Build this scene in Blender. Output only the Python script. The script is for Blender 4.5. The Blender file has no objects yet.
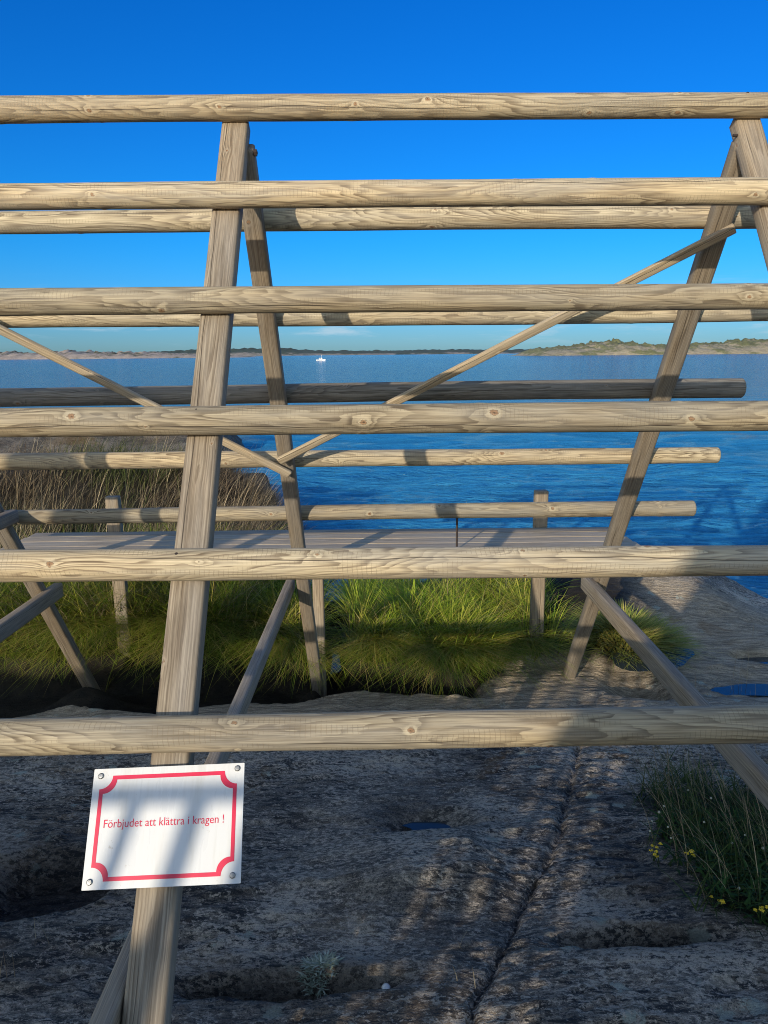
import bpy, math, random
import numpy as np
from math import radians, pi

rng = np.random.default_rng(11)
random.seed(5)
scene = bpy.context.scene
COL = scene.collection
ZC = 2.3                                   # eye height above the sea; every shape below is measured from the eye, sea at -ZC

# ------------------------------------------------------------------ helpers
def link(o, parent=None):
    COL.objects.link(o)
    if parent is not None:
        o.parent = parent
    return o

def tag(o, label=None, cat=None, group=None, kind=None):
    if label: o['label'] = label
    if cat: o['category'] = cat
    if group: o['group'] = group
    if kind: o['kind'] = kind
    return o

def empty(name, loc, label=None, cat=None, group=None):
    o = bpy.data.objects.new(name, None)
    o.empty_display_size = 0.1
    o.location = (loc[0], loc[1], loc[2] + ZC)
    link(o)
    return tag(o, label, cat, group)

def mesh_obj(name, V, F, mat, parent=None, attrs=None, smooth=True, origin=None, cols=None):
    """V (n,3) measured from the eye, F list of faces or (m,k) int array"""
    V = np.asarray(V, dtype=np.float64).copy()
    V[:, 2] += ZC
    if parent is not None:
        p = parent; L = np.zeros(3)
        while p is not None:
            L += np.array(p.location); p = p.parent
        V = V - L
        loc = None
    elif origin is not None:
        loc = np.array([origin[0], origin[1], origin[2] + ZC]); V = V - loc
    else:
        loc = None
    me = bpy.data.meshes.new(name)
    if isinstance(F, np.ndarray) and F.ndim == 2:
        m, k = F.shape
        me.vertices.add(len(V)); me.vertices.foreach_set('co', V.astype(np.float32).ravel())
        me.loops.add(m * k); me.loops.foreach_set('vertex_index', F.astype(np.int32).ravel())
        me.polygons.add(m)
        me.polygons.foreach_set('loop_start', np.arange(0, m * k, k, dtype=np.int32))
        me.update(calc_edges=True)
    else:
        me.from_pydata([tuple(v) for v in V], [], [tuple(int(i) for i in f) for f in F])
    me.validate()
    if attrs:
        for nm, a in attrs.items():
            at = me.attributes.new(nm, 'FLOAT', 'POINT'); at.data.foreach_set('value', np.asarray(a, np.float32))
    if cols is not None:
        at = me.attributes.new('tint', 'FLOAT_COLOR', 'POINT')
        c = np.ones((len(V), 4), np.float32); c[:, :3] = cols
        at.data.foreach_set('color', c.ravel())
    me.polygons.foreach_set('use_smooth', np.full(len(me.polygons), bool(smooth)))
    me.materials.append(mat)
    o = bpy.data.objects.new(name, me)
    if loc is not None: o.location = loc
    return link(o, parent)

class MB:
    """collects small solids into one mesh"""
    def __init__(s): s.v = []; s.f = []; s.n = 0
    def add(s, V, F):
        V = np.asarray(V, float)
        s.v.append(V); s.f += [tuple(i + s.n for i in f) for f in F]; s.n += len(V)
    def box(s, c, size, R=None, bev=0.0):
        hx, hy, hz = np.array(size) / 2.0
        b = min(bev, hx * .9, hy * .9, hz * .9)
        if b <= 0:
            V = np.array([(x, y, z) for x in (-hx, hx) for y in (-hy, hy) for z in (-hz, hz)])
            F = [(0, 1, 3, 2), (4, 6, 7, 5), (0, 4, 5, 1), (2, 3, 7, 6), (0, 2, 6, 4), (1, 5, 7, 3)]
        else:
            prof = [(-hx + b, -hy), (hx - b, -hy), (hx, -hy + b), (hx, hy - b), (hx - b, hy), (-hx + b, hy), (-hx, hy - b), (-hx, -hy + b)]
            V = []; F = []
            for z, q in ((-hz, 1 - b / hx), (-hz + b, 1), (hz - b, 1), (hz, 1 - b / hx)):
                for (x, y) in prof:
                    if q == 1: V.append((x, y, z))
                    else: V.append((np.sign(x) * max(abs(x) - b, 0), np.sign(y) * max(abs(y) - b, 0), z))
            for k in range(3):
                for i in range(8):
                    j = (i + 1) % 8; F.append((k * 8 + i, k * 8 + j, k * 8 + 8 + j, k * 8 + 8 + i))
            F.append(tuple(range(7, -1, -1))); F.append(tuple(range(24, 32)))
            V = np.array(V)
        if R is not None: V = V @ np.array(R).T
        s.add(V + np.array(c), F)
    def tube(s, pts, rads, n=10, cap=True):
        pts = [np.array(p, float) for p in pts]; V = []; F = []
        for i, p in enumerate(pts):
            d = pts[min(i + 1, len(pts) - 1)] - pts[max(i - 1, 0)]; d /= np.linalg.norm(d)
            a = np.cross(d, (0, 0, 1.0)) if abs(d[2]) < .95 else np.cross(d, (1.0, 0, 0)); a /= np.linalg.norm(a); b = np.cross(d, a)
            for k in range(n):
                t = 2 * pi * k / n; V.append(p + rads[i] * (math.cos(t) * a + math.sin(t) * b))
        for i in range(len(pts) - 1):
            for k in range(n):
                j = (k + 1) % n; F.append((i * n + k, i * n + j, (i + 1) * n + j, (i + 1) * n + k))
        if cap:
            F.append(tuple(range(n - 1, -1, -1))); m = (len(pts) - 1) * n; F.append(tuple(range(m, m + n)))
        s.add(V, F)
    def build(s, name, mat, parent=None, smooth=False, origin=None):
        return mesh_obj(name, np.vstack(s.v), s.f, mat, parent, smooth=smooth, origin=origin)

# vectorised gradient noise
_perm = np.random.default_rng(3).permutation(256)
_perm = np.concatenate([_perm, _perm, _perm])
_ang = np.random.default_rng(4).uniform(0, 2 * pi, 256)
def noise2(x, y, seed=0):
    x = np.asarray(x, float) + seed * 17.31; y = np.asarray(y, float) + seed * 5.77
    xi = np.floor(x).astype(int); yi = np.floor(y).astype(int); xf = x - xi; yf = y - yi
    u = xf * xf * xf * (xf * (xf * 6 - 15) + 10); v = yf * yf * yf * (yf * (yf * 6 - 15) + 10)
    def g(ix, iy, dx, dy):
        h = _ang[_perm[(_perm[ix & 255] + iy) & 255]]
        return np.cos(h) * dx + np.sin(h) * dy
    a = g(xi, yi, xf, yf); b = g(xi + 1, yi, xf - 1, yf); c = g(xi, yi + 1, xf, yf - 1); d = g(xi + 1, yi + 1, xf - 1, yf - 1)
    return ((a + (b - a) * u) * (1 - v) + (c + (d - c) * u) * v) * 1.5
def fbm(x, y, oct=4, seed=0, gain=.5):
    s = 0; a = 1.0; f = 1.0
    for k in range(oct):
        s = s + a * noise2(x * f, y * f, seed + k); a *= gain; f *= 2.03
    return s
def sm(x, a, b):
    t = np.clip((np.asarray(x, float) - a) / (b - a), 0, 1); return t * t * (3 - 2 * t)
def gauss(x, y, cx, cy, sx, sy):
    return np.exp(-((x - cx) / sx) ** 2 - ((y - cy) / sy) ** 2)

# ------------------------------------------------------------------ node helper
class NT:
    def __init__(s, tree): s.t = tree; s.n = tree.nodes; s.l = tree.links
    def new(s, typ, **kw):
        n = s.n.new(typ)
        for k, v in kw.items(): setattr(n, k, v)
        return n
    def put(s, sock, v):
        if hasattr(v, 'is_output') or isinstance(v, bpy.types.NodeSocket): s.l.new(v, sock)
        else: sock.default_value = v
    def math(s, op, a, b=None, c=None, clamp=False):
        n = s.new('ShaderNodeMath', operation=op, use_clamp=clamp); s.put(n.inputs[0], a)
        if b is not None: s.put(n.inputs[1], b)
        if c is not None: s.put(n.inputs[2], c)
        return n.outputs[0]
    def attr(s, name, out='Fac'):
        n = s.new('ShaderNodeAttribute', attribute_name=name); return n.outputs[out]
    def noise(s, vec, scale, detail=3, rough=.55, dist=0.0):
        n = s.new('ShaderNodeTexNoise'); s.put(n.inputs['Vector'], vec); n.inputs['Scale'].default_value = scale
        n.inputs['Detail'].default_value = detail; n.inputs['Roughness'].default_value = rough; n.inputs['Distortion'].default_value = dist
        return n.outputs['Fac']
    def ramp(s, v, a, b, lo=0.0, hi=1.0):
        n = s.new('ShaderNodeMapRange', interpolation_type='SMOOTHSTEP'); s.put(n.inputs[0], v)
        n.inputs[1].default_value = a; n.inputs[2].default_value = b; n.inputs[3].default_value = lo; n.inputs[4].default_value = hi
        return n.outputs[0]
    def mix(s, f, a, b, mode='MIX'):
        n = s.new('ShaderNodeMix', data_type='RGBA', blend_type=mode); s.put(n.inputs[0], f)
        for i, c in ((6, a), (7, b)):
            s.put(n.inputs[i], c if isinstance(c, bpy.types.NodeSocket) else (c[0], c[1], c[2], 1.0))
        return n.outputs[2]
    def comb(s, x, y, z):
        n = s.new('ShaderNodeCombineXYZ'); s.put(n.inputs[0], x); s.put(n.inputs[1], y); s.put(n.inputs[2], z); return n.outputs[0]
    def scale(s, vec, sc):
        n = s.new('ShaderNodeVectorMath', operation='MULTIPLY'); s.put(n.inputs[0], vec); n.inputs[1].default_value = sc; return n.outputs[0]
    def bump(s, h, strength, dist, normal=None):
        n = s.new('ShaderNodeBump'); n.inputs['Strength'].default_value = strength; n.inputs['Distance'].default_value = dist
        s.put(n.inputs['Height'], h)
        if normal is not None: s.put(n.inputs['Normal'], normal)
        return n.outputs[0]

def new_mat(name):
    m = bpy.data.materials.new(name); m.use_nodes = True; m.node_tree.nodes.clear()
    t = NT(m.node_tree); out = t.new('ShaderNodeOutputMaterial'); b = t.new('ShaderNodeBsdfPrincipled')
    t.l.new(b.outputs[0], out.inputs[0])
    return m, t, b, out

def plain(name, col, rough=.5, metal=0.0, var=.12, nscale=30):
    m, t, b, o = new_mat(name)
    tc = t.new('ShaderNodeTexCoord').outputs['Object']
    f = t.noise(tc, nscale, 4)
    c = t.mix(t.ramp(f, .3, .7), tuple(x * (1 - var) for x in col), tuple(min(1, x * (1 + var)) for x in col))
    t.put(b.inputs['Base Color'], c); b.inputs['Roughness'].default_value = rough; b.inputs['Metallic'].default_value = metal
    return m

# ------------------------------------------------------------------ materials
def wood_mat(name, early, late, grey, greyamt, knotc=(.16, .085, .04), ringw=.0034, tick=0.0):
    m, t, b, o = new_mat(name)
    s = t.attr('axis'); c = t.attr('girth'); r = t.attr('ring'); kd0 = t.attr('knot')
    rnd = t.new('ShaderNodeObjectInfo').outputs['Random']
    ro = t.math('MULTIPLY', rnd, 37.0)
    v1 = t.comb(t.math('ADD', s, ro), t.math('MULTIPLY', c, 14.0), ro)
    n1 = t.noise(v1, 3.0, 4)
    kd = t.math('ADD', kd0, t.math('MULTIPLY', t.math('SUBTRACT', t.noise(t.comb(t.math('ADD', s, ro), t.math('MULTIPLY', c, 1.0), ro), 150.0, 3), .5), 1.5))
    rr = t.math('ADD', t.math('DIVIDE', r, ringw), t.math('MULTIPLY', n1, .9))
    # irregular ring spacing
    nr = t.new('ShaderNodeTexNoise', noise_dimensions='1D'); t.put(nr.inputs['W'], t.math('ADD', t.math('MULTIPLY', rr, .45), ro)); nr.inputs['Scale'].default_value = 1.0
    rr2 = t.math('ADD', rr, t.math('MULTIPLY', nr.outputs['Fac'], 1.2))
    fr = t.math('FRACT', rr2)
    lw = t.math('MULTIPLY', t.ramp(fr, .25, .88), t.ramp(fr, .93, 1.0, 1.0, 0.0))
    # fibres
    v2 = t.comb(t.math('MULTIPLY', t.math('ADD', s, ro), 3.0), t.math('MULTIPLY', c, 160.0), ro)
    fib = t.noise(v2, 2.2, 4, .65)
    v3 = t.comb(t.math('MULTIPLY', t.math('ADD', s, ro), 1.3), t.math('MULTIPLY', c, 9.0), ro)
    wea = t.noise(v3, 1.4, 4, .6)
    lwa = t.ramp(t.noise(t.comb(t.math('ADD', s, ro), t.math('MULTIPLY', c, 12.0), 5.0), 4.0, 3), .32, .66, .30, 1.0)
    col = t.mix(t.math('MULTIPLY', lw, lwa), early, late)
    gam = t.math('MULTIPLY', t.math('FRACT', t.math('MULTIPLY', rnd, 7.3)), greyamt)
    col = t.mix(t.math('MULTIPLY', t.ramp(wea, .36, .68), t.math('MULTIPLY_ADD', gam, .6, greyamt * .65)), col, grey)
    stn = t.noise(t.comb(t.math('ADD', t.math('MULTIPLY', s, 1.0), ro), t.math('MULTIPLY', c, 6.0), 8.0), 2.2, 5, .65)
    col = t.mix(t.ramp(stn, .50, .70, 0, .6), col, t.mix(1.0, col, (.60, .56, .52), 'MULTIPLY'))
    col = t.mix(t.ramp(fib, .30, .72), t.mix(1.0, col, (.66, .64, .61), 'MULTIPLY'), t.mix(1.0, col, (1.14, 1.13, 1.11), 'MULTIPLY'))
    stk = t.noise(t.comb(t.math('MULTIPLY', t.math('ADD', s, ro), .8), t.math('MULTIPLY', c, 70.0), 2.0), 1.6, 5, .7)
    col = t.mix(t.ramp(stk, .52, .70, 0, .55), col, t.mix(1.0, col, (.55, .50, .46), 'MULTIPLY'))
    # board-to-board variation, and along the log
    bright = t.math('ADD', .76, t.math('MULTIPLY', rnd, .40))
    col = t.mix(1.0, col, t.comb(bright, bright, bright), 'MULTIPLY')
    lg = t.noise(t.comb(t.math('ADD', t.math('MULTIPLY', s, .9), ro), ro, 0.0), 1.5, 2)
    col = t.mix(t.ramp(lg, .38, .66, 0, .35), col, t.mix(1.0, col, (1.12, .98, .78), 'MULTIPLY'))
    hb = t.math('MULTIPLY', lw, -.35)
    if tick > 0:                            # fine cross checks left by the debarking knives
        w = t.math('ADD', t.math('MULTIPLY', s, 88.0), t.math('MULTIPLY', t.noise(v1, 3.0, 2), .8))
        tk = t.ramp(t.math('ABSOLUTE', t.math('SUBTRACT', t.math('FRACT', w), .5)), 0.0, .13, 1.0, 0.0)
        gate = t.ramp(t.noise(t.comb(t.math('ADD', s, ro), t.math('MULTIPLY', c, 7.0), 3.0), 5.0, 3), .48, .60)
        tkf = t.math('MULTIPLY', t.math('MULTIPLY', tk, gate), tick)
        col = t.mix(tkf, col, (.16, .12, .075))
        hb = t.math('SUBTRACT', hb, t.math('MULTIPLY', tkf, .6))
    # long drying cracks
    cn = t.math('SUBTRACT', t.noise(t.comb(t.math('ADD', s, ro), ro, 1.0), 1.3, 3), .5)
    cw = t.math('MULTIPLY_ADD', cn, .06, t.math('SUBTRACT', t.math('ABSOLUTE', t.math('SUBTRACT', c, .126)), t.math('MULTIPLY_ADD', rnd, .05, .036)))
    gate2 = t.ramp(t.noise(t.comb(t.math('ADD', s, ro), ro, 9.0), 1.6, 1), .44, .52)
    ck = t.math('MULTIPLY', t.ramp(t.math('ABSOLUTE', cw), .0004, .0017, 1.0, 0.0), gate2)
    col = t.mix(t.math('MULTIPLY', ck, .85), col, (.045, .032, .022))
    # knots
    kc = t.mix(t.ramp(t.noise(v1, 60.0, 2), .3, .7), knotc, tuple(x * 2.3 for x in knotc))
    halo = t.math('MULTIPLY', t.ramp(kd, .85, 1.15), t.ramp(kd, 1.2, 2.6, 1.0, 0.0))
    col = t.mix(t.math('MULTIPLY', halo, .4), col, tuple(min(1, x * 1.18) for x in early))
    rim = t.math('MULTIPLY', t.ramp(t.math('ABSOLUTE', t.math('SUBTRACT', kd, 1.0)), .02, .20, 1.0, 0.0), t.ramp(t.noise(v1, 40.0, 2), .42, .62))
    col = t.mix(t.ramp(kd, .75, 1.05, .75, 0.0), col, kc)
    col = t.mix(t.math('MULTIPLY', rim, .8), col, (.07, .045, .028))
    col = t.mix(t.ramp(kd, .2, .6, .8, 0.0), col, (.045, .03, .02))
    t.put(b.inputs['Base Color'], col)
    b.inputs['Roughness'].default_value = .72; b.inputs['Specular IOR Level'].default_value = .35
    h = t.math('ADD', hb, t.math('MULTIPLY', fib, .55)); h = t.math('SUBTRACT', h, t.math('MULTIPLY', ck, 2.0))
    h = t.math('SUBTRACT', h, t.ramp(kd, .1, .36, .8, 0.0))
    t.put(b.inputs['Normal'], t.bump(h, .5, .0016))
    return m

M_LOG = wood_mat('weathered_log', (.50, .42, .285), (.18, .135, .085), (.32, .30, .26), .68, ringw=.0021, tick=.45)
M_OLD_SHADE = wood_mat('old_shaded_log', (.24, .225, .20), (.11, .10, .085), (.17, .165, .155), .7, ringw=.0021, tick=.3)  # darker log copy for one far rail; its shade is partly in the colour
M_LEG = wood_mat('weathered_timber', (.33, .275, .205), (.17, .13, .09), (.275, .25, .22), .7, ringw=.0030)
M_PALE = wood_mat('pale_batten', (.56, .46, .32), (.36, .27, .16), (.44, .39, .32), .5, ringw=.004)
M_DECK = wood_mat('grey_deck_board', (.50, .41, .30), (.26, .205, .14), (.45, .385, .30), .6, ringw=.0035)
M_STEEL = plain('dull_steel', (.30, .30, .29), .38, 1.0)
M_RUST = plain('dark_iron', (.06, .045, .04), .7, .6)
def enamel():
    m, t, b, o = new_mat('white_enamel'); pos = t.new('ShaderNodeTexCoord').outputs['Object']
    n = t.noise(t.scale(pos, (26, 4, 4)), 1.0, 5, .65); n2 = t.noise(pos, 70.0, 4, .7)
    col = t.mix(t.ramp(n, .48, .72, 0, .5), (.64, .64, .63), (.49, .475, .43))
    col = t.mix(t.ramp(n2, .66, .74, 0, .6), col, (.42, .38, .32))
    t.put(b.inputs['Base Color'], col); t.put(b.inputs['Roughness'], t.ramp(n, .3, .7, .22, .42)); return m
M_SHEET = enamel()
M_RED = plain('red_sign_paint', (.62, .010, .055), .3, var=.05)

def tint_mat(name, rough=.6, trans=.35, spec=.3):
    m, t, b, out = new_mat(name)
    c = t.attr('tint', 'Color')
    t.put(b.inputs['Base Color'], c); b.inputs['Roughness'].default_value = rough; b.inputs['Specular IOR Level'].default_value = spec
    if trans > 0:
        tr = t.new('ShaderNodeBsdfTranslucent'); t.put(tr.inputs['Color'], c)
        mx = t.new('ShaderNodeMixShader'); mx.inputs[0].default_value = trans
        t.l.new(b.outputs[0], mx.inputs[1]); t.l.new(tr.outputs[0], mx.inputs[2]); t.l.new(mx.outputs[0], out.inputs[0])
    return m
M_BLADE = tint_mat('grass_blades', .6, .2, .12)
M_STALK = tint_mat('dry_stalks', .7, .15)

def rock_mat():
    m, t, b, o = new_mat('coastal_bedrock')
    pos = t.new('ShaderNodeTexCoord').outputs['Object']
    soil = t.attr('soil'); crk = t.attr('crack'); wet_shade = t.attr('wet_shade')
    vec = t.scale(pos, (1.0, 3.2, 1.6))
    rot = t.new('ShaderNodeMapping'); t.put(rot.inputs[0], pos); rot.inputs['Rotation'].default_value = (0, 0, radians(-13)); rot.inputs['Scale'].default_value = (1.0, 4.0, 3.0)
    rv = rot.outputs[0]
    big = t.noise(pos, .9, 4, .6, .3)
    band = t.noise(rv, 2.6, 6, .62, .5)
    fine = t.noise(rv, 13.0, 6, .7, .2)
    grain = t.noise(pos, 190.0, 3, .7)
    col = t.mix(t.ramp(band, .34, .68), (.17, .142, .115), (.44, .37, .29))
    col = t.mix(t.ramp(fine, .44, .66, 0, .6), col, (.54, .48, .40))
    col = t.mix(t.ramp(big, .50, .66, 0, .6), col, t.mix(1.0, col, (1.25, 1.0, .72), 'MULTIPLY'))
    tn = t.attr('tan'); tb = t.noise(t.scale(rv, (.7, 2.6, 1)), 7.0, 6, .65, .6)
    tcol = t.mix(t.ramp(tb, .36, .62), (.26, .205, .14), (.64, .51, .36))
    col = t.mix(t.math('MULTIPLY', tn, .9), col, tcol); ntn = t.math('SUBTRACT', 1.0, t.math('MULTIPLY', tn, .8))
    # black crust lichen in ragged flakes
    v = t.noise(rv, 8.5, 9, .76, .6)
    blk = t.math('MULTIPLY', t.ramp(v, .48, .56), t.ramp(t.noise(pos, 1.3, 4), .34, .56, .45, 1.0))
    col = t.mix(t.math('MULTIPLY', t.math('MULTIPLY', blk, ntn), .93), col, (.024, .024, .026))
    # ragged pale flakes of crust lichen, many sizes
    fl = t.noise(t.scale(pos, (1, 1.8, 1)), 42.0, 7, .76, .3)
    fl2 = t.noise(t.scale(pos, (1, 1.4, 1)), 130.0, 4, .75, .3)
    cov = t.noise(pos, 1.9, 5, .62)
    pal = t.ramp(t.math('ADD', t.math('ADD', fl, t.math('MULTIPLY', fl2, .35)), t.math('MULTIPLY', cov, .55)), .965, 1.01)
    col = t.mix(t.math('MULTIPLY', t.math('MULTIPLY', pal, ntn), .9), col, (.74, .63, .50))
    drk = t.ramp(t.math('ADD', t.math('ADD', fl2, t.math('MULTIPLY', fl, -.6)), t.math('MULTIPLY', cov, -.4)), .05, .10)
    col = t.mix(t.math('MULTIPLY', t.math('MULTIPLY', drk, ntn), .75), col, (.04, .04, .042))
    vo = t.new('ShaderNodeTexVoronoi'); t.put(vo.inputs['Vector'], t.scale(pos, (1, 1.3, 1))); vo.inputs['Scale'].default_value = 6; vo.inputs['Randomness'].default_value = 1
    vd = t.math('ADD', vo.outputs['Distance'], t.math('MULTIPLY', t.math('SUBTRACT', t.noise(pos, 40.0, 5, .75), .5), .7))
    ros = t.math('MULTIPLY', t.ramp(vd, .14, .22, 1.0, 0.0), t.ramp(t.noise(pos, 1.1, 2), .5, .56))
    col = t.mix(t.math('MULTIPLY', ros, .8), col, (.50, .53, .44))
    rus = t.math('MULTIPLY', t.math('MULTIPLY', t.ramp(t.noise(pos, 2.6, 5, .6, .5), .60, .70), .5), t.math('SUBTRACT', 1.0, wet_shade))
    col = t.mix(rus, col, (.24, .135, .055))
    gr = t.ramp(grain, .3, .7, .78, 1.2)
    col = t.mix(1.0, col, t.comb(gr, gr, gr), 'MULTIPLY')
    # yellow lichen out on the headland
    yl = t.math('MULTIPLY', t.attr('lichen'), t.ramp(t.noise(pos, 1.6, 4), .50, .60))
    col = t.mix(yl, col, (.42, .22, .03))
    wet_shade_col = t.mix(1.0, col, (.20, .20, .21), 'MULTIPLY')
    col = t.mix(wet_shade, col, wet_shade_col)
    soilc = t.mix(t.ramp(t.noise(pos, 9.0, 5), .35, .65), (.012, .010, .007), (.032, .025, .015))
    col = t.mix(soil, col, soilc)
    cwd = t.ramp(t.noise(pos, 5.0, 4, .7), .3, .7, .0005, .008)
    crack = t.ramp(t.math('DIVIDE', t.math('ADD', crk, t.math('MULTIPLY', t.math('SUBTRACT', t.noise(pos, 60.0, 3), .5), .006)), cwd), .5, 1.1, 1.0, 0.0)
    col = t.mix(t.math('MULTIPLY', crack, .92), col, (.02, .019, .017))
    t.put(b.inputs['Base Color'], col)
    t.put(b.inputs['Roughness'], t.math('SUBTRACT', .82, t.math('MULTIPLY', wet_shade, .4)))
    b.inputs['Specular IOR Level'].default_value = .3
    h = t.math('ADD', t.math('MULTIPLY', fine, 1.0), t.math('MULTIPLY', v, .9)); h = t.math('ADD', h, t.math('ADD', t.math('MULTIPLY', grain, .12), t.math('MULTIPLY', fl, .35)))
    n1 = t.bump(h, 1.0, .03)
    t.put(b.inputs['Normal'], n1)
    return m
M_ROCK = rock_mat()

def sea_mat():
    m, t, b, o = new_mat('sea_water')
    pos = t.new('ShaderNodeTexCoord').outputs['Object']
    b.inputs['Base Color'].default_value = (.006, .045, .105, 1)
    b.inputs['Roughness'].default_value = .09; b.inputs['IOR'].default_value = 1.33; b.inputs['Specular IOR Level'].default_value = .12
    mp = t.new('ShaderNodeMapping'); t.put(mp.inputs[0], pos); mp.inputs['Rotation'].default_value = (0, 0, radians(12)); mp.inputs['Scale'].default_value = (.55, 1.25, 1)
    a = t.noise(mp.outputs[0], .8, 5, .62, .4)
    c = t.noise(t.scale(mp.outputs[0], (.9, 1.5, 1)), 4.2, 5, .62, .5)
    e = t.noise(t.scale(pos, (.03, .12, 1)), 1.0, 4, .6)
    h = t.math('ADD', t.math('MULTIPLY', a, 1.0), t.math('MULTIPLY', c, .42))
    n1 = t.bump(h, 1.0, .42)
    nz_ = t.new('ShaderNodeTexNoise'); t.put(nz_.inputs['Vector'], t.scale(mp.outputs[0], (2.2, 3.4, 1))); nz_.inputs['Scale'].default_value = 1.0; nz_.inputs['Detail'].default_value = 4; nz_.inputs['Roughness'].default_value = .7
    ofs = t.new('ShaderNodeVectorMath', operation='MULTIPLY_ADD'); t.put(ofs.inputs[0], nz_.outputs['Color']); ofs.inputs[1].default_value = (.9, 1.5, 0); ofs.inputs[2].default_value = (-.45, -.75, 0)
    adn = t.new('ShaderNodeVectorMath', operation='ADD'); t.put(adn.inputs[0], n1); t.put(adn.inputs[1], ofs.outputs[0])
    nrm_ = t.new('ShaderNodeVectorMath', operation='NORMALIZE'); t.put(nrm_.inputs[0], adn.outputs[0])
    t.put(b.inputs['Normal'], nrm_.outputs[0])
    col = t.mix(t.ramp(e, .36, .66), (.020, .16, .34), (.038, .23, .43))
    sy_ = t.new('ShaderNodeSeparateXYZ'); t.put(sy_.inputs[0], pos)      # colour darkened away from the shore to offset pale reflected light
    col = t.mix(t.ramp(t.math('LOGARITHM', t.math('MAXIMUM', sy_.outputs[1], 1.0), 10.0), 1.1, 2.1), col, (.002, .085, .22))
    t.put(b.inputs['Base Color'], col)
    return m
M_SEA = sea_mat()

def pool_mat():
    m, t, b, o = new_mat('pool_water')
    pos = t.new('ShaderNodeTexCoord').outputs['Object']
    b.inputs['Base Color'].default_value = (.03, .042, .05, 1); b.inputs['Roughness'].default_value = .05; b.inputs['IOR'].default_value = 1.33; b.inputs['Specular IOR Level'].default_value = 1.0
    t.put(b.inputs['Normal'], t.bump(t.noise(pos, 9.0, 3), .2, .01))
    return m
M_POOL = pool_mat()

def hill_mat(name, rockc, greenc, amt, sc=.05):
    m, t, b, o = new_mat(name)
    pos = t.new('ShaderNodeTexCoord').outputs['Object']
    n = t.noise(t.scale(pos, (1, 1, 2.5)), sc, 8, .72, .4)
    n2 = t.noise(t.scale(pos, (1, 1, 4)), sc * 6, 5, .7)
    col = t.mix(t.ramp(n2, .35, .65), tuple(x * .68 for x in rockc), rockc)
    sep = t.new('ShaderNodeSeparateXYZ'); t.put(sep.inputs[0], pos)
    up = t.attr('height')
    g = t.ramp(t.math('ADD', n, t.math('MULTIPLY', up, amt)), .52, .62)
    col = t.mix(g, col, t.mix(t.ramp(n2, .3, .7), tuple(x * .6 for x in greenc), greenc))
    t.put(b.inputs['Base Color'], col); b.inputs['Roughness'].default_value = .9
    return m

# ------------------------------------------------------------------ camera (fitted to the photograph)
Fv = np.array([.00599873, .97875724, -.20493483]); Rv = np.array([.99992723, -.00801608, -.0090151]); Uv = np.array([.01046637, .20486584, .9787341])
FPX = 753.0
def ray(u, v): return Fv + Rv * (u - 384) / FPX + Uv * (512 - v) / FPX
def at_z(u, v, z): d = ray(u, v); return d * (z / d[2])
def at_y(u, v, y): d = ray(u, v); return d * (y / d[1])
cam = bpy.data.cameras.new('camera'); co = bpy.data.objects.new('camera', cam); link(co)
import mathutils
Mx = mathutils.Matrix(((Rv[0], Uv[0], -Fv[0]), (Rv[1], Uv[1], -Fv[1]), (Rv[2], Uv[2], -Fv[2])))
co.matrix_world = mathutils.Matrix.Translation((0, 0, ZC)) @ Mx.to_4x4()
cam.sensor_fit = 'VERTICAL'; cam.sensor_height = 24.0; cam.lens = 24.0 * FPX / 1024.0
cam.clip_start = .05; cam.clip_end = 20000
scene.camera = co

# ------------------------------------------------------------------ the ground: one sheet
CRACK = np.array([at_z(u, v, z)[:2] for u, v, z in ((578, 735, -1.93), (575, 765, -1.92), (566, 800, -1.9), (561, 835, -1.88), (547, 868, -1.85), (532, 890, -1.83), (519, 912, -1.82), (509, 940, -1.8), (497, 962, -1.78), (480, 990, -1.75), (470, 1030, -1.72))])
CRACK2 = np.array([at_z(u, v, z)[:2] for u, v, z in ((470, 886, -1.84), (500, 872, -1.85), (526, 866, -1.85), (548, 862, -1.86))])
CRACK3 = np.array([at_z(u, v, z)[:2] for u, v, z in ((334, 664, -2.0), (326, 684, -1.98), (318, 706, -1.97))])
CRACK4 = np.array([at_z(u, v, z)[:2] for u, v, z in ((560, 866, -1.85), (620, 880, -1.83), (668, 905, -1.8), (735, 912, -1.79))])
def dist_poly(x, y, P):
    d = np.full(np.shape(x), 1e9)
    for a, b in zip(P[:-1], P[1:]):
        ab = b - a; t = np.clip(((x - a[0]) * ab[0] + (y - a[1]) * ab[1]) / (ab @ ab), 0, 1)
        d = np.minimum(d, np.hypot(x - a[0] - t * ab[0], y - a[1] - t * ab[1]))
    return d
def blobpx(x, y, u, v, z, sx, sy):
    c = at_z(u, v, z); return gauss(x, y, c[0], c[1], sx, sy)

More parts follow.
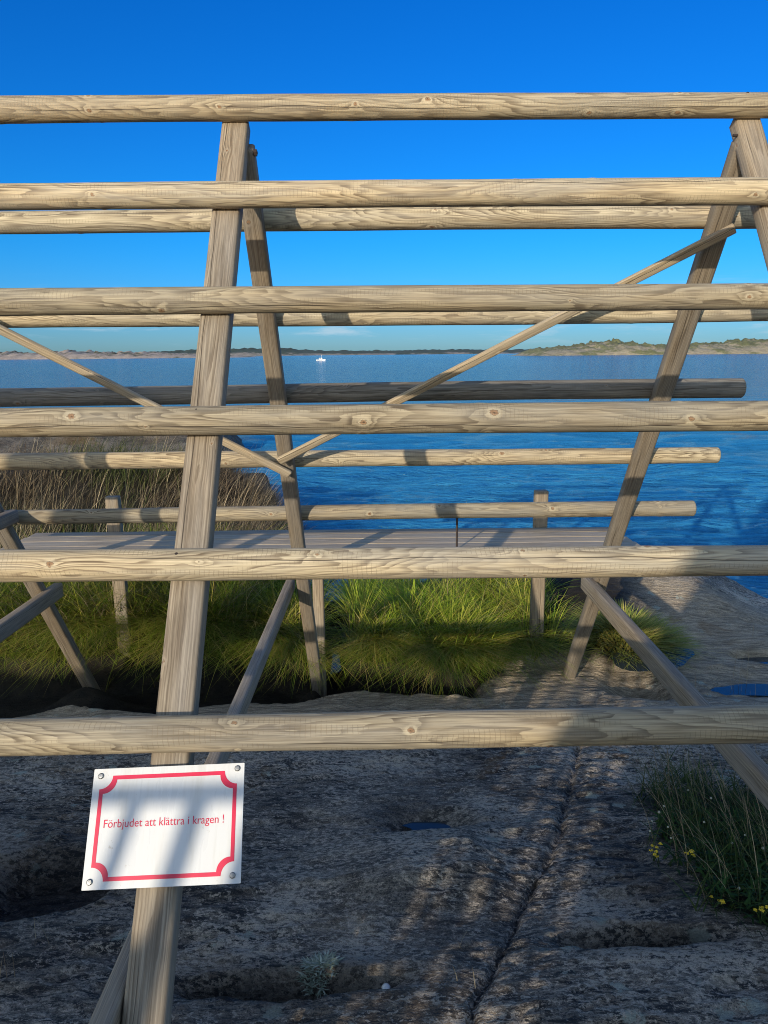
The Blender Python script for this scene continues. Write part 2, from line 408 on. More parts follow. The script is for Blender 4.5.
def shore(x):                               # y of the water's edge
    s = 6.35 + .25 * np.sin(x * 1.3)
    s = s + 1.0 * sm(x, 1.3, 2.2) - 1.0 * sm(x, 3.0, 3.8) - 1.6 * sm(x, 4.5, 8)
    s = s + 6.0 * sm(-x, .6, 1.9)
    return s
def fields(x, y):
    """height (from the eye), soil, wet, lichen"""
    x = np.asarray(x, float); y = np.asarray(y, float)
    z = -1.74 - .27 * sm(y, 1.5, 4.2)
    z = z - .10 * sm(x, 1.5, 2.6) * sm(y, 3.2, 4.5) - .05 * sm(-x, .6, 2.0) * sm(y, 2, 4)
    wob = .12 * noise2(x * 1.6, y * .7, 21)
    yy = y + wob
    # bank of turf behind a dark gully
    b0 = 4.54 + .21 * sm(-x, .25, .9) + .12 * sm(x, .5, 1.0)
    bank = sm(yy, b0, b0 + .13 + 1.0 * sm(x, 1.45, 2.0))
    bankz = -1.90 + .10 * sm(-x, .3, 1.6) - .02 * sm(x, 0, 1) + .05 * noise2(x * 1.7, y * 1.7, 30)
    bankz = bankz + .10 * np.exp(-((y - 6.05) / .3) ** 2) * sm(x, .1, .5) * (1 - sm(x, 1.9, 2.4))
    z = z * (1 - bank) + bankz * bank
    gul = sm(yy, 4.22 - .1 * sm(-x, .2, .8), 4.36 - .1 * sm(-x, .2, .8)) * (1 - sm(yy, b0 - .02, b0 + .08)) * (1 - .9 * sm(x, .35, .7))
    z = z - (.22 - .04 * sm(-x, .4, .9)) * gul
    z = z + .20 * gauss(x, y, -1.87, 4.44, .24, .14) + .17 * gauss(x, y, -.41, 4.40, .13, .12)
    chan = np.exp(-((x + .02 + .06 * y) / .085) ** 2) * sm(y, 4.3, 4.5) * (1 - sm(y, 5.4, 5.8))
    z = z - .30 * chan
    # hollow with water under the golden tussock
    z = z - .22 * blobpx(x, y, 642, 690, -2.08, .18, .16)
    # rounded outcrop at right before the sea
    z = z + .16 * gauss(x, y, 2.2, 6.2, .75, .55) + .12 * gauss(x, y, 1.75, 5.6, .8, .35) + .03 * gauss(x, y, 2.35, 5.2, .5, .22)
    z = z - .20 * sm(x, 2.3, 3.6) * sm(y, 4.4, 6.3)
    # fall to the sea
    ys = shore(x)
    fall = sm(y, ys - .55, ys + 1.2)
    z = z * (1 - fall) + (-4.2) * fall
    # overgrown mound on the left shore, and the bare headland further out
    z = np.maximum(z, -2.75 + 1.50 * np.clip(1 - (np.maximum(0, x + 2.15) / 1.3) ** 2, 0, 1) ** .75 * gauss(x * 0, y, 0, 8.7, 1, 1.3) + .06 * noise2(x, y, 7))
    hd = -3.0 + 1.50 * (1 - sm(x, -4.3, -2.7)) * np.exp(-((y - 19) / 3.6) ** 2) + .45 * sm(-x, 8.2, 10.5) * np.exp(-((y - 20) / 3) ** 2) + .16 * fbm(x * .5, y * .5, 3, 8)
    z = np.maximum(z, hd)
    # low ledge of rock behind the viewer
    zb = -1.74 + .5 * sm(-y, 5, 12) + .1 * noise2(x * .8, y * .8, 12)
    back = sm(-y, .6, 1.6); z = z * (1 - back) + zb * back
    # relief of the bedrock
    veg = sm(-x, .9, 1.5) * sm(y, 6.3, 6.9) * (.9 - .2 * sm(y, 10.5, 12))
    far = 1 - sm(np.abs(y), 9, 25)
    xr = x * .974 + y * .225; yr = -x * .225 + y * .974
    rel = .034 * noise2(xr * .9, yr * 2.4, 1) + .014 * noise2(xr * 2.1, yr * 7.0, 2) + .009 * noise2(xr * 5.2, yr * 21, 3) + .006 * noise2(xr * 12, yr * 40, 4) + .003 * noise2(xr * 30, yr * 40, 14)
    q = rel / .03; rel = .6 * rel + .4 * .03 * (np.floor(q) + sm(q - np.floor(q), .55, 1.0))
    soil = np.maximum(bank * (1 - fall) * (1 - .95 * sm(x, 1.75, 2.2)), 0) * (y > 4) * (1 - .75 * sm(y, 5.7, 6.2) * sm(x, -.8, .2))
    soil = np.clip(soil + veg + np.clip(sm(gul, .1, .5) + sm(yy, b0 - .12, b0 - .02) * (y < 5.2) * (x < .8), 0, 1), 0, 1)
    rg = blobpx(x, y, 756, 855, -1.83, .38, .72)
    soil = np.clip(soil + sm(rg + .25 * noise2(x * 5, y * 5, 9), .42, .62), 0, 1)
    z = z + rel * (1 - .6 * soil) * (.35 + .65 * far)
    # pools and hollows in the slab
    z = z - .075 * sm(blobpx(x, y, 425, 824, -1.88, .22, .11), .2, .9)
    z = z - .13 * sm(blobpx(x, y, 52, 892, -1.86, .28, .22) + .15 * noise2(x * 4, y * 4, 5), .25, .8)
    z = z - .08 * sm(blobpx(x, y, 285, 992, -1.8, .36, .06) + .2 * noise2(x * 5, y * 5, 6), .3, .8)
    z = z - .065 * sm(blobpx(x, y, 640, 945, -1.8, .30, .055) + .2 * noise2(x * 5, y * 5, 16), .3, .8)
    for pu, pv, pz, ps, pt in ((752, 692, -2.12, .20, .045), (764, 662, -2.13, .16, .04)):
        pw_ = sm(blobpx(x, y, pu, pv, pz, ps * 1.5, pt * 1.5) + .12 * noise2(x * 7, y * 7, 23), .30, .62); z = z * (1 - pw_) + (pz - .03) * pw_
    z = z + .06 * sm(y, 2.15, 2.3) * (1 - sm(y, 2.3, 2.9)) * sm(x, -.3, .1) * (1 - sm(x, .3, .5))
    wet_shade = np.clip(.9 * sm(-z, 2.16, 2.32) * (y > 3) + 1.1 * blobpx(x, y, 60, 885, -1.86, .45, .35) + 1.1 * blobpx(x, y, 285, 992, -1.8, .42, .10)
                  + .6 * blobpx(x, y, 640, 880, -1.82, .2, .25) + .9 * blobpx(x, y, 640, 945, -1.8, .35, .07) + .5 * blobpx(x, y, 430, 824, -1.88, .3, .15), 0, 1)  # wet rock and pools, plus shade painted into the dark crevices
    lich = gauss(x, y, -6.4, 19, 1.1, 2.5) + gauss(x, y, -3.6, 18.5, .7, 2)
    tan = sm(y + .25 * noise2(x * 1.3, y * 1.3, 77), 3.45, 3.95) * (1 - sm(y, 5.6, 6.0)) * (1 - soil)
    return z, soil, wet_shade, lich, tan
def full(x, y):
    z, soil, wet_shade, lich, tan = fields(x, y)
    j = .02 * noise2(x * 9, y * 9, 40) + .008 * noise2(x * 30, y * 30, 41)
    d = dist_poly(x + j, y + j, CRACK); w = .010 + .010 * (1 + noise2(x * 6, y * 6, 42)) * .5
    d2 = np.minimum(dist_poly(x + j, y, CRACK2), dist_poly(x + j, y, CRACK3)); d2 = np.minimum(d2, dist_poly(x + 2 * j, y + j, CRACK4) + .004)
    ck = 1 - sm(d, .006, .018)
    z = z - .018 * ck
    # the right-hand block sits a little lower along the crack
    z = z - .012 * np.exp(-(d / .06) ** 2)
    return z, soil, wet_shade, lich, np.minimum(np.minimum(d, d2 + .002), .2), tan
def gz(x, y): return fields(np.atleast_1d(x), np.atleast_1d(y))[0]

def axis_pts(lo, hi, step, grow_lo, grow_hi, gr):
    mid = np.arange(lo, hi, step); a = []; s = step; p = lo
    while p > grow_lo: s *= gr; p -= s; a.append(p)
    b = []; s = step; p = mid[-1]
    while p < grow_hi: s *= gr; p += s; b.append(p)
    return np.concatenate([a[::-1], mid, b])
gx = axis_pts(-1.9, 2.3, .0125, -60, 60, 1.045); gy = axis_pts(1.2, 5.0, .0125, -40, 60, 1.022)
X, Y = np.meshgrid(gx, gy); nx, ny = len(gx), len(gy)
gzv, gsoil, gwet_shade, glich, gck, gtan = full(X.ravel(), Y.ravel())
idx = np.arange(nx * ny).reshape(ny, nx)
GF = np.stack([idx[:-1, :-1], idx[:-1, 1:], idx[1:, 1:], idx[1:, :-1]], -1).reshape(-1, 4)
g = mesh_obj('ground', np.stack([X.ravel(), Y.ravel(), gzv], 1), GF, M_ROCK, attrs={'soil': gsoil, 'wet_shade': gwet_shade, 'lichen': glich, 'crack': gck, 'tan': gtan})
tag(g, kind='structure')
# exact height of the sheet, by bilinear look-up
Zg = gzv.reshape(ny, nx)
def gnd(x, y):
    x = np.atleast_1d(np.asarray(x, float)); y = np.atleast_1d(np.asarray(y, float))
    i = np.clip(np.searchsorted(gx, x) - 1, 0, nx - 2); j = np.clip(np.searchsorted(gy, y) - 1, 0, ny - 2)
    fx = (x - gx[i]) / (gx[i + 1] - gx[i]); fy = (y - gy[j]) / (gy[j + 1] - gy[j])
    return (Zg[j, i] * (1 - fx) + Zg[j, i + 1] * fx) * (1 - fy) + (Zg[j + 1, i] * (1 - fx) + Zg[j + 1, i + 1] * fx) * fy

# sea: a sheet to the horizon
xs = axis_pts(-5, 6, .055, -9000, 9000, 1.06); ysv = axis_pts(5.5, 14, .05, 5.3, 12000, 1.035)
SX, SY = np.meshgrid(xs, ysv); si = np.arange(SX.size).reshape(SX.shape)
SF = np.stack([si[:-1, :-1], si[:-1, 1:], si[1:, 1:], si[1:, :-1]], -1).reshape(-1, 4)
cw_ = np.maximum(np.gradient(SX, axis=1), .8 * np.gradient(SY, axis=0)); xr = SX + .12 * SY; wob = .25 * noise2(SX * .5, SY * .5, 90)
def wv(lam): return 1 - sm(cw_ / lam, .12, .4)
SW_ = .085 * wv(2.4) * noise2(xr * .35 + wob, SY * .8, 91) + .048 * wv(.9) * noise2(xr * .9 + wob, SY * 2.1 + wob, 92) + .024 * wv(.4) * noise2(xr * 2.1 + wob, SY * 4.6, 93) + .010 * wv(.2) * noise2(xr * 4.4, SY * 9.0 + wob, 94)
tag(mesh_obj('sea', np.stack([SX.ravel(), SY.ravel(), (-2.3 + SW_).ravel()], 1), SF, M_SEA), kind='structure')

# pools standing in hollows of the rock
def pool(u, v, z, sx, sy, drop):
    c = at_z(u, v, z); zz = float(gnd(c[0], c[1])[0]) + drop
    a = np.linspace(0, 2 * pi, 36, endpoint=False); rr = 1 + .12 * np.sin(3 * a + u) + .08 * np.sin(5 * a)
    V = [(c[0], c[1], zz)] + [(c[0] + sx * r_ * math.cos(t_), c[1] + sy * r_ * math.sin(t_), zz) for t_, r_ in zip(a, rr)]
    F = [(0, 1 + i, 1 + (i + 1) % 36) for i in range(36)]
    tag(mesh_obj('pool_water', V, F, M_POOL), kind='structure')
pool(440, 828, -1.93, .16, .075, .012)
pool(642, 690, -2.2, .30, .24, .09)
pool(335, 655, -2.2, .10, .50, .02)
pool(752, 692, -2.12, .34, .085, .042)
pool(764, 662, -2.13, .26, .07, .042)

# ------------------------------------------------------------------ timber shapes with growth rings and knots
def timber(name, P0, P1, mat, parent, shape='round', r=.04, w=.08, d=.06, up=(0, 0, 1), step=.0065, seed=1, knots=.42, taper=.0, bow=.004, bev=.006, kr=.009, sweep=0):
    rg = np.random.default_rng(seed)
    P0 = np.array(P0, float); P1 = np.array(P1, float); L = np.linalg.norm(P1 - P0); T = (P1 - P0) / L
    up = np.array(up, float); A = up - T * (up @ T); A /= np.linalg.norm(A); B = np.cross(T, A)      # A: thickness, B: width
    ns = max(6, int(L / step)); s = np.linspace(0, L, ns)
    if shape == 'round':
        nt = 44; th = np.linspace(0, 2 * pi, nt, endpoint=False); prof = np.stack([np.cos(th), np.sin(th)], 1) * r; girth = th * r
    else:
        hw, hd = w / 2, d / 2; pts = []
        nw = max(4, int(w / .011)); nd = max(3, int(d / .014))
        for k in range(nw + 1): pts.append((hd, -hw + bev + (w - 2 * bev) * k / nw))
        for k in range(nd + 1): pts.append((hd - bev - (d - 2 * bev) * k / nd, hw))
        for k in range(nw + 1): pts.append((-hd, hw - bev - (w - 2 * bev) * k / nw))
        for k in range(nd + 1): pts.append((-hd + bev + (d - 2 * bev) * k / nd, -hw))
        prof = np.array(pts); nt = len(prof)
        seg = np.linalg.norm(np.roll(prof, -1, 0) - prof, axis=1); girth = np.concatenate([[0], np.cumsum(seg)[:-1]])
    # knots: whorls for logs, scattered for sawn timber
    K = []
    p = rg.uniform(.05, .3)
    while p < L:
        if shape == 'round':
            m = rg.integers(1, 5); a0 = rg.uniform(0, 2 * pi)
            for k in range(m):
                a = a0 + 2 * pi * k / m + rg.uniform(-.35, .35)
                K.append((p + rg.uniform(-.02, .02), (a % (2 * pi)) * r, kr * rg.uniform(.4, 1.45)))
        else:
            K.append((p, rg.uniform(0, girth[-1]), kr * rg.uniform(.4, 1.0)))
        p += knots * rg.uniform(.5, 1.45)
    S, G = np.meshgrid(s, girth, indexing='ij')
    G0 = girth[-1] + np.linalg.norm(prof[0] - prof[-1])
    base = np.linspace(0, 1, ns)
    o1 = rg.uniform(0, 100)
    rad = 1 + .022 * noise2(S * 2.2 + o1, np.zeros_like(S), 5) if shape == 'round' else np.ones_like(S)
    if shape == 'round':
        rad = rad * (1 + taper * (.5 - S / L)) + .016 * noise2(S * 3 + o1, np.cos(G / r) * .9 + 4, 6) + .006 * noise2(S * 9 + o1, np.sin(G / r) * 1.4 + 9, 7)
    pa = prof[None, :, 0] * rad; pb = prof[None, :, 1] * rad
    if shape == 'round':
        ca = .019 * noise2(s * .8 + o1, s * 0 + 3, 8) + .006 * noise2(s * 2.3 + o1, s * 0 + 3, 18); cb = .019 * noise2(s * .7 + o1 + 40, s * 0 + 6, 9) + .006 * noise2(s * 2.1 + o1, s * 0 + 8, 19)
    else:
        q = rg.uniform(-1, 1); ca = (.03 + .02 * rg.uniform()) * np.sign(q) + .012 * noise2(s * .5 + o1, s * 0 + 3, 8); cb = rg.uniform(-.02, .02) + .016 * noise2(s * .45 + o1, s * 0 + 5, 9)
    ring = np.hypot(pa - ca[:, None], pb - cb[:, None]) + .0022 * S + .0016 * noise2(S * 5 + o1, G * 60, 10) + .0006 * noise2(S * 16 + o1, G * 130, 11)
    kd = np.full_like(S, 6.0); bumpk = np.zeros_like(S)
    for (ks, kg, kq) in K:
        dg = np.abs(G - kg); dg = np.minimum(dg, G0 - dg); ds = np.abs(S - ks)
        ring += (.3 + 50 * kq) * .010 * np.exp(-np.sqrt((ds / (kq * 3.2)) ** 2 + (dg / (kq * 1.7)) ** 2 + .05))
        kd = np.minimum(kd, np.hypot(ds / (kq * 1.12), dg / (kq * .88)))
        bumpk += np.exp(-(ds / (kq * 2.0)) ** 2 - (dg / (kq * 1.6)) ** 2)
    if shape == 'round':
        gsc = 1 + .035 * np.clip(bumpk, 0, 1.2); pa = pa * gsc; pb = pb * gsc
    bw = bow * np.sin(base * pi * rg.uniform(.8, 1.6) + rg.uniform(0, 1))[:, None]
    C = P0[None, None, :] + T[None, None, :] * S[..., None] + A[None, None, :] * (pa + bw)[..., None] + B[None, None, :] * pb[..., None]
    V = C.reshape(-1, 3)
    i = np.arange(ns * nt).reshape(ns, nt); j = np.roll(i, -1, 1)
    Q = np.stack([i[:-1], j[:-1], j[1:], i[1:]], -1).reshape(-1, 4)
    at = {'axis': S.ravel(), 'girth': G.ravel(), 'ring': ring.ravel(), 'knot': kd.ravel()}
    # end grain: inset loops + centre quads
    Vs = [V]; Fs = [Q]; n = len(V)
    for e, row in ((0, i[0]), (1, i[-1])):
        c0 = C[0 if e == 0 else -1].mean(0); prev = row; ec = T * (.004 if e else -.004)
        for q in (.93, .66, .33, .02):
            nv = c0 + (C[0 if e == 0 else -1] - c0) * q + ec * (1 if q < .95 else 0)
            new = np.arange(n, n + nt); Vs.append(nv); n += nt
            pn = np.roll(prev, -1); nn = np.roll(new, -1)
            Fs.append(np.stack([prev, new, nn, pn], -1) if e == 0 else np.stack([prev, pn, nn, new], -1)); prev = new
            aa = (nv - c0)
            at['axis'] = np.concatenate([at['axis'], np.full(nt, s[0 if e == 0 else -1]) + aa @ A * 3])
            at['girth'] = np.concatenate([at['girth'], aa @ B + .2])
            at['ring'] = np.concatenate([at['ring'], np.linalg.norm(aa, axis=1)])
            at['knot'] = np.concatenate([at['knot'], np.full(nt, 6.0)])
    return mesh_obj(name, np.vstack(Vs), np.vstack(Fs), mat, parent, attrs=at)

# ------------------------------------------------------------------ the drying rack
Y0, H0 = 2.7, .7941
AN, BN, AB, BB = .2344, .3223, .2104, .3182
def plane_pt(side, k, off=0.0):             # y, z of a point k log-spacings down a face, pushed inwards by off
    a, b = (AN, BN) if side == 'n' else (AB, BB); l = math.hypot(a, b)
    y = Y0 + (-k * a if side == 'n' else k * a); z = H0 - k * b
    ny_, nz_ = (-b / l, a / l) if side == 'n' else (b / l, a / l)
    return y - ny_ * off, z - nz_ * off
def outward(side):
    a, b = (AN, BN) if side == 'n' else (AB, BB); l = math.hypot(a, b)
    return (0, -b / l, a / l) if side == 'n' else (0, b / l, a / l)
rack = empty('drying_rack', (.4, 2.7, -1.9), 'weathered timber A-frame fish drying rack of round rails on sloping legs', 'drying rack')

NEAR = {0: (111, 106.5), 1: (198, 192.7), 2: (304, 297), 3: (424.3, 417.3), 4: (567.5, 559), 5: (739, 725.5)}
BACK = {1: (222, 217.5), 2: (318, 310.7), 3: (396.5, 388.5), 4: (463, 454), 5: (516.7, 508)}
DIA = {('n', 0): .080, ('n', 1): .078, ('n', 2): .0755, ('n', 3): .0775, ('n', 4): .0775, ('n', 5): .080, ('b', 1): .080, ('b', 2): .083, ('b', 3): .082, ('b', 4): .079, ('b', 5): .077}
for sd, tab in (('n', NEAR), ('b', BACK)):
    for k, (vl, vr) in tab.items():
        y, z = plane_pt(sd, k)
        a = at_y(0, vl, y); b = at_y(768, vr, y); sl = (b[2] - a[2]) / (b[0] - a[0])
        x0 = -2.45 - .06 * ((k * 7) % 3); x1 = 1.592 + .006 * ((k * 5) % 3)
        P0 = (x0, y, a[2] + sl * (x0 - a[0])); P1 = (x1, y, a[2] + sl * (x1 - a[0]))
        flip = k % 2
        o = timber('rail', P0 if not flip else P1, P1 if not flip else P0, M_OLD_SHADE if (sd, k) == ('b', 3) else M_LOG, rack, 'round', r=DIA[(sd, k)] / 2, seed=100 + k * 3 + (50 if sd == 'b' else 0), taper=.09, bow=.005, kr=.0068, knots=.42)
# legs (each leans a little on its own)
def leg(side, xt, kt, xb, kb, w=.082, d=.055, seed=1, off=.058):
    y0, z0 = plane_pt(side, kt, off); y1, z1 = plane_pt(side, kb, off)
    return timber('leg', (xt, y0, z0), (xb, y1, z1), M_LEG, rack, 'box', w=w, d=d, up=outward(side), seed=seed, step=.010, knots=.55, kr=.009, bow=.002)
leg('n', -.466, .015, -.474, 8.2, seed=301, w=.086)
leg('b', -.440, .27, -.412, 9.3, seed=302, w=.070)
leg('n', 1.243, .015, 1.20, 8.2, seed=303, w=.084)
leg('b', 1.236, .27, 1.200, 8.75, seed=304, w=.076)
leg('n', -1.96, .13, -1.97, 8.2, seed=305)
leg('b', -1.93, .27, -1.865, 9.5, seed=306, w=.076)
# horizontal ties along each frame
def tie(x0, y0, z0, x1, y1, z1, w=.075, d=.05, seed=1):
    timber('tie_beam', (x0, y0, z0), (x1, y1, z1), M_LEG, rack, 'box', w=w, d=d, up=(1, 0, 0), seed=seed, step=.01, knots=.6, kr=.007, bow=.001)
tie(-.505, 4.09, -1.262, -.545, 1.06, -1.275, seed=311, w=.07, d=.045)
tie(1.155, 4.06, -1.262, 1.150, 1.06, -1.285, seed=312, w=.085, d=.052)
tie(-1.832, 4.12, -1.295, -1.89, 1.06, -1.30, seed=313, w=.085, d=.05)
tie(-1.825, 3.685, -.772, -1.90, 1.55, -.79, seed=314, w=.065, d=.05)
# thin diagonal braces nailed to the inside of the far legs
def brace(p, q, seed, ext0=0, ext1=0):
    p = np.array(p); q = np.array(q); t = (q - p) / np.linalg.norm(q - p)
    n = np.array(outward('b'))
    timber('brace', p - t * ext0, q + t * ext1, M_PALE, rack, 'box', w=.036, d=.018, up=n, seed=seed, step=.01, knots=.6, kr=.005, bow=.001, bev=.002)
brace((1.262, 2.80, .424), (-.45, 3.395, -.468), 321)
brace((-1.98, 2.80, .425), (-.415, 3.435, -.535), 322)
# bolts at the frame tops
for bx, by, bz in ((-.415, 2.70, .66), (1.205, 2.69, .70), (-1.905, 2.70, .66)):
    b_ = MB(); b_.tube([(bx - .02, by, bz), (bx + .022, by, bz)], [.005, .005], 8); b_.tube([(bx + .010, by, bz), (bx + .020, by, bz)], [.0115, .0115], 6); b_.build('bolt', M_RUST, rack)
# nail heads where rails sit on the legs
for k in range(6):
    for xx in (-.468, 1.235):
        y, z = plane_pt('n', k); vl, vr = NEAR[k]; a = at_y(0, vl, y); b = at_y(768, vr, y); z = a[2] + (b[2] - a[2]) * (xx - a[0]) / (b[0] - a[0])
        o_ = np.array(outward('n')); r_ = DIA[('n', k)] / 2; up_ = np.array((0, .35 * (k % 2), 1.0)); dn_ = o_ * .75 + np.array((0, 0, .62)); dn_ /= np.linalg.norm(dn_)
        p_ = np.array((xx + .012 * ((k * 3) % 4 - 1.5), y, z)); m = MB(); m.tube([p_ + dn_ * (r_ * .8), p_ + dn_ * (r_ + .002), p_ + dn_ * (r_ + .0035)], [.0045, .0045, .0025], 8); m.build('nail', M_RUST, rack)

# ------------------------------------------------------------------ the sign
sc_ = np.array([-.4605, 1.421, -.965])
nrm = np.array(outward('n')); e1 = np.array([1.0, 0, 0]); e2 = np.cross(nrm, e1); e2 = -e2 if e2[2] < 0 else e2
ra = radians(1.7); s1 = math.cos(ra) * e1 + math.sin(ra) * e2; s2 = -math.sin(ra) * e1 + math.cos(ra) * e2
SW, SH, ST = .326, .237, .003
sc_ = sc_ - nrm * .012
sign = None
def sp(a, b, c=0.0): return sc_ + s1 * a + s2 * b + nrm * c
def slab(name, outer, c0, c1, mat, parent, smooth=False):
    n = len(outer); V = [sp(a, b, c0) for a, b in outer] + [sp(a, b, c1) for a, b in outer]
    F = [tuple(range(n - 1, -1, -1)), tuple(range(n, 2 * n))] + [(i, (i + 1) % n, n + (i + 1) % n, n + i) for i in range(n)]
    return mesh_obj(name, V, F, mat, parent, smooth=False, origin=None if parent else sc_)
rc = .0015; out_ = []
for cx, cy, a0 in ((SW / 2 - rc, -SH / 2 + rc, -90), (SW / 2 - rc, SH / 2 - rc, 0), (-SW / 2 + rc, SH / 2 - rc, 90), (-SW / 2 + rc, -SH / 2 + rc, 180)):
    for q in range(5): t_ = radians(a0 + 22.5 * q); out_.append((cx + rc * math.cos(t_), cy + rc * math.sin(t_)))
sign = slab('notice_sign', out_, -ST, 0, M_SHEET, None)
tag(sign, 'white notice sign with red scalloped border and red lettering on rack leg', 'sign')
def scallop(m, r):
    W, H = SW / 2 - m, SH / 2 - m; P = []
    for sx, sy, a0, dirn in ((1, -1, 180, -1), (1, 1, 270, -1), (-1, 1, 360, -1), (-1, -1, 90, -1)):
        cx, cy = sx * W, sy * H
        for q in range(13):
            t_ = radians(a0 + dirn * 90 * q / 12); P.append((cx + r * math.cos(t_), cy + r * math.sin(t_)))
    return P
po = scallop(.0150, .027); pi_ = scallop(.0232, .0282)
n = len(po); V = [sp(a, b, .0006) for a, b in po] + [sp(a, b, .0006) for a, b in pi_] + [sp(a, b, -.001) for a, b in po] + [sp(a, b, -.001) for a, b in pi_]
F = []
for i in range(n):
    j = (i + 1) % n; F += [(i, j, n + j, n + i), (i, 2 * n + i, 2 * n + j, j), (n + i, n + j, 3 * n + j, 3 * n + i)]
mesh_obj('border', V, F, M_RED, sign, smooth=False)
# lettering
cu = bpy.data.curves.new('lettering', 'FONT'); cu.body = 'F\u00f6rbjudet att kl\u00e4ttra i kragen !'; cu.size = .0262; cu.align_x = 'CENTER'; cu.align_y = 'CENTER'; cu.resolution_u = 4
to = bpy.data.objects.new('lettering_tmp', cu); COL.objects.link(to)
dg = bpy.context.evaluated_depsgraph_get(); tm = to.evaluated_get(dg).to_mesh()
tv = np.array([v.co[:] for v in tm.vertices]); tf = [tuple(p.vertices) for p in tm.polygons]; to.evaluated_get(dg).to_mesh_clear()
bpy.data.objects.remove(to); tw = tv[:, 0].max() - tv[:, 0].min(); kx = .254 / tw
xm = (tv[:, 0].max() + tv[:, 0].min()) / 2
mesh_obj('lettering', np.array([sp((a - xm) * kx - .004, b * .90 + .006, .0006) for a, b, _ in tv]), tf, M_RED, sign, smooth=False)
for a, b in ((-.1475, .1035), (.148, .1075), (.146, -.103), (-.148, -.1035)):
    m_ = MB(); c = sp(a, b, -.002); m_.tube([c, sp(a, b, .0022), sp(a, b, .0034), sp(a, b, .0036)], [.0062, .0062, .0046, .001], 14)
    m_.box(sp(a, b, .0036), (.010, .0016, .0009), R=np.stack([s1 * .8 + s2 * .6, s2 * .8 - s1 * .6, nrm], 1))
    m_.build('screw', M_STEEL, sign, smooth=False)

# ------------------------------------------------------------------ the plank table behind the rack
table = empty('plank_table', (-.35, 4.45, -1.95), 'long grey plank bench table behind the drying rack legs', 'table')
pw = .125
for i in range(5):
    yb = 4.15 + i * .1285
    timber('plank', (-2.235 - .01 * ((i * 3) % 4), yb + pw / 2, -1.135), (1.515 + .012 * ((i * 5) % 3), yb + pw / 2, -1.135), M_DECK, table, 'box', w=pw, d=.036, up=(0, 0, 1), seed=400 + i, step=.016, knots=.7, kr=.008, bev=.004, bow=.002)
def post(x, y, zt, zb, w=.09, d=.06, seed=1, dx=0):
    timber('post', (x + dx, y, zb), (x, y, zt), M_LEG, table, 'box', w=w, d=d, up=(0, 1, 0), seed=seed, step=.012, knots=.7, kr=.007, bow=.001)
post(1.06, 4.845, -.885, -2.02, .085, .07, 411); post(-1.74, 4.845, -.895, -2.3, .085, .06, 412)
post(-.395, 4.60, -1.155, -2.30, .07, .05, 413)
for xx in (-1.76, -.36, 1.02):
    timber('cross_bearer', (xx - .07, 4.17, -1.19), (xx - .07, 4.80, -1.19), M_LEG, table, 'box', w=.045, d=.07, up=(0, 0, 1), seed=420 + int(xx * 10), step=.015, knots=.8, kr=.006)
# little iron pin under the lowest far rail
pn = MB(); q = at_y(457, 523, 4.25); pn.tube([(q[0], q[1], -1.117), (q[0], q[1], -.92)], [.006, .006], 8); o = pn.build('iron_pin', M_RUST, origin=(q[0], q[1], -1.117))
tag(o, 'thin dark iron pin standing on the plank table under a rail', 'pin')

# ------------------------------------------------------------------ grass and reeds
def blades(P, Hh, W, az, lean, curve, base_c, tip_c, segs=4):
    """P (n,3) roots; vectorised tapering bent strips"""
    n_ = len(P); t = np.linspace(0, 1, segs + 1)
    dx, dy = np.cos(az), np.sin(az)
    side = az + pi / 2 + rng.uniform(-.9, .9, n_); wx, wy = np.cos(side), np.sin(side)
    V = np.zeros((n_, (segs + 1) * 2, 3)); C = np.zeros((n_, (segs + 1) * 2, 3))
    for i, q in enumerate(t):
        out = Hh * (lean * q + curve * q * q); upz = Hh * (q * np.sqrt(np.clip(1 - lean ** 2 * .5, .2, 1)) - .42 * curve * q ** 2.4)
        hw = W * .5 * (1 - q ** 1.6 * .93)
        for s_ in (0, 1):
            sg = 1 if s_ else -1; k = i * 2 + s_
            V[:, k, 0] = P[:, 0] + dx * out + sg * wx * hw; V[:, k, 1] = P[:, 1] + dy * out + sg * wy * hw; V[:, k, 2] = P[:, 2] + upz
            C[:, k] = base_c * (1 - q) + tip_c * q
    k = (segs + 1) * 2
    f = np.array([(2 * i, 2 * i + 1, 2 * i + 3, 2 * i + 2) for i in range(segs)])
    Fq = (np.arange(n_)[:, None, None] * k + f[None]).reshape(-1, 4)
    return V.reshape(-1, 3), Fq, C.reshape(-1, 3)
def colmix(n_, pal, j=.18):
    pal = np.array(pal); c = pal[rng.integers(0, len(pal), n_)]; return c * (1 + rng.uniform(-j, j, (n_, 1)))
def field(n_, xr, yr, dens=None):
    x = rng.uniform(*xr, n_); y = rng.uniform(*yr, n_)
    if dens is not None:
        k = rng.uniform(0, 1, n_) < dens(x, y); x, y = x[k], y[k]
    return x, y
GREEN = [(.15, .25, .015), (.21, .31, .02), (.28, .36, .028), (.10, .19, .012), (.34, .38, .04)]
GOLD = [(.40, .37, .06), (.50, .40, .09), (.30, .34, .04), (.56, .44, .14)]
STRAW = [(.38, .29, .17), (.30, .22, .13), (.46, .37, .23), (.22, .16, .10)]
def build_grass(name, parts, mat, label, cat, kind='stuff', origin=None):
    Vs, Fs, Cs = [], [], []; n_ = 0
    for V, F, C in parts: Vs.append(V); Fs.append(F + n_); Cs.append(C); n_ += len(V)
    o = mesh_obj(name, np.vstack(Vs), np.vstack(Fs), mat, cols=np.vstack(Cs), smooth=True, origin=origin)
    return tag(o, label, cat, kind=kind)
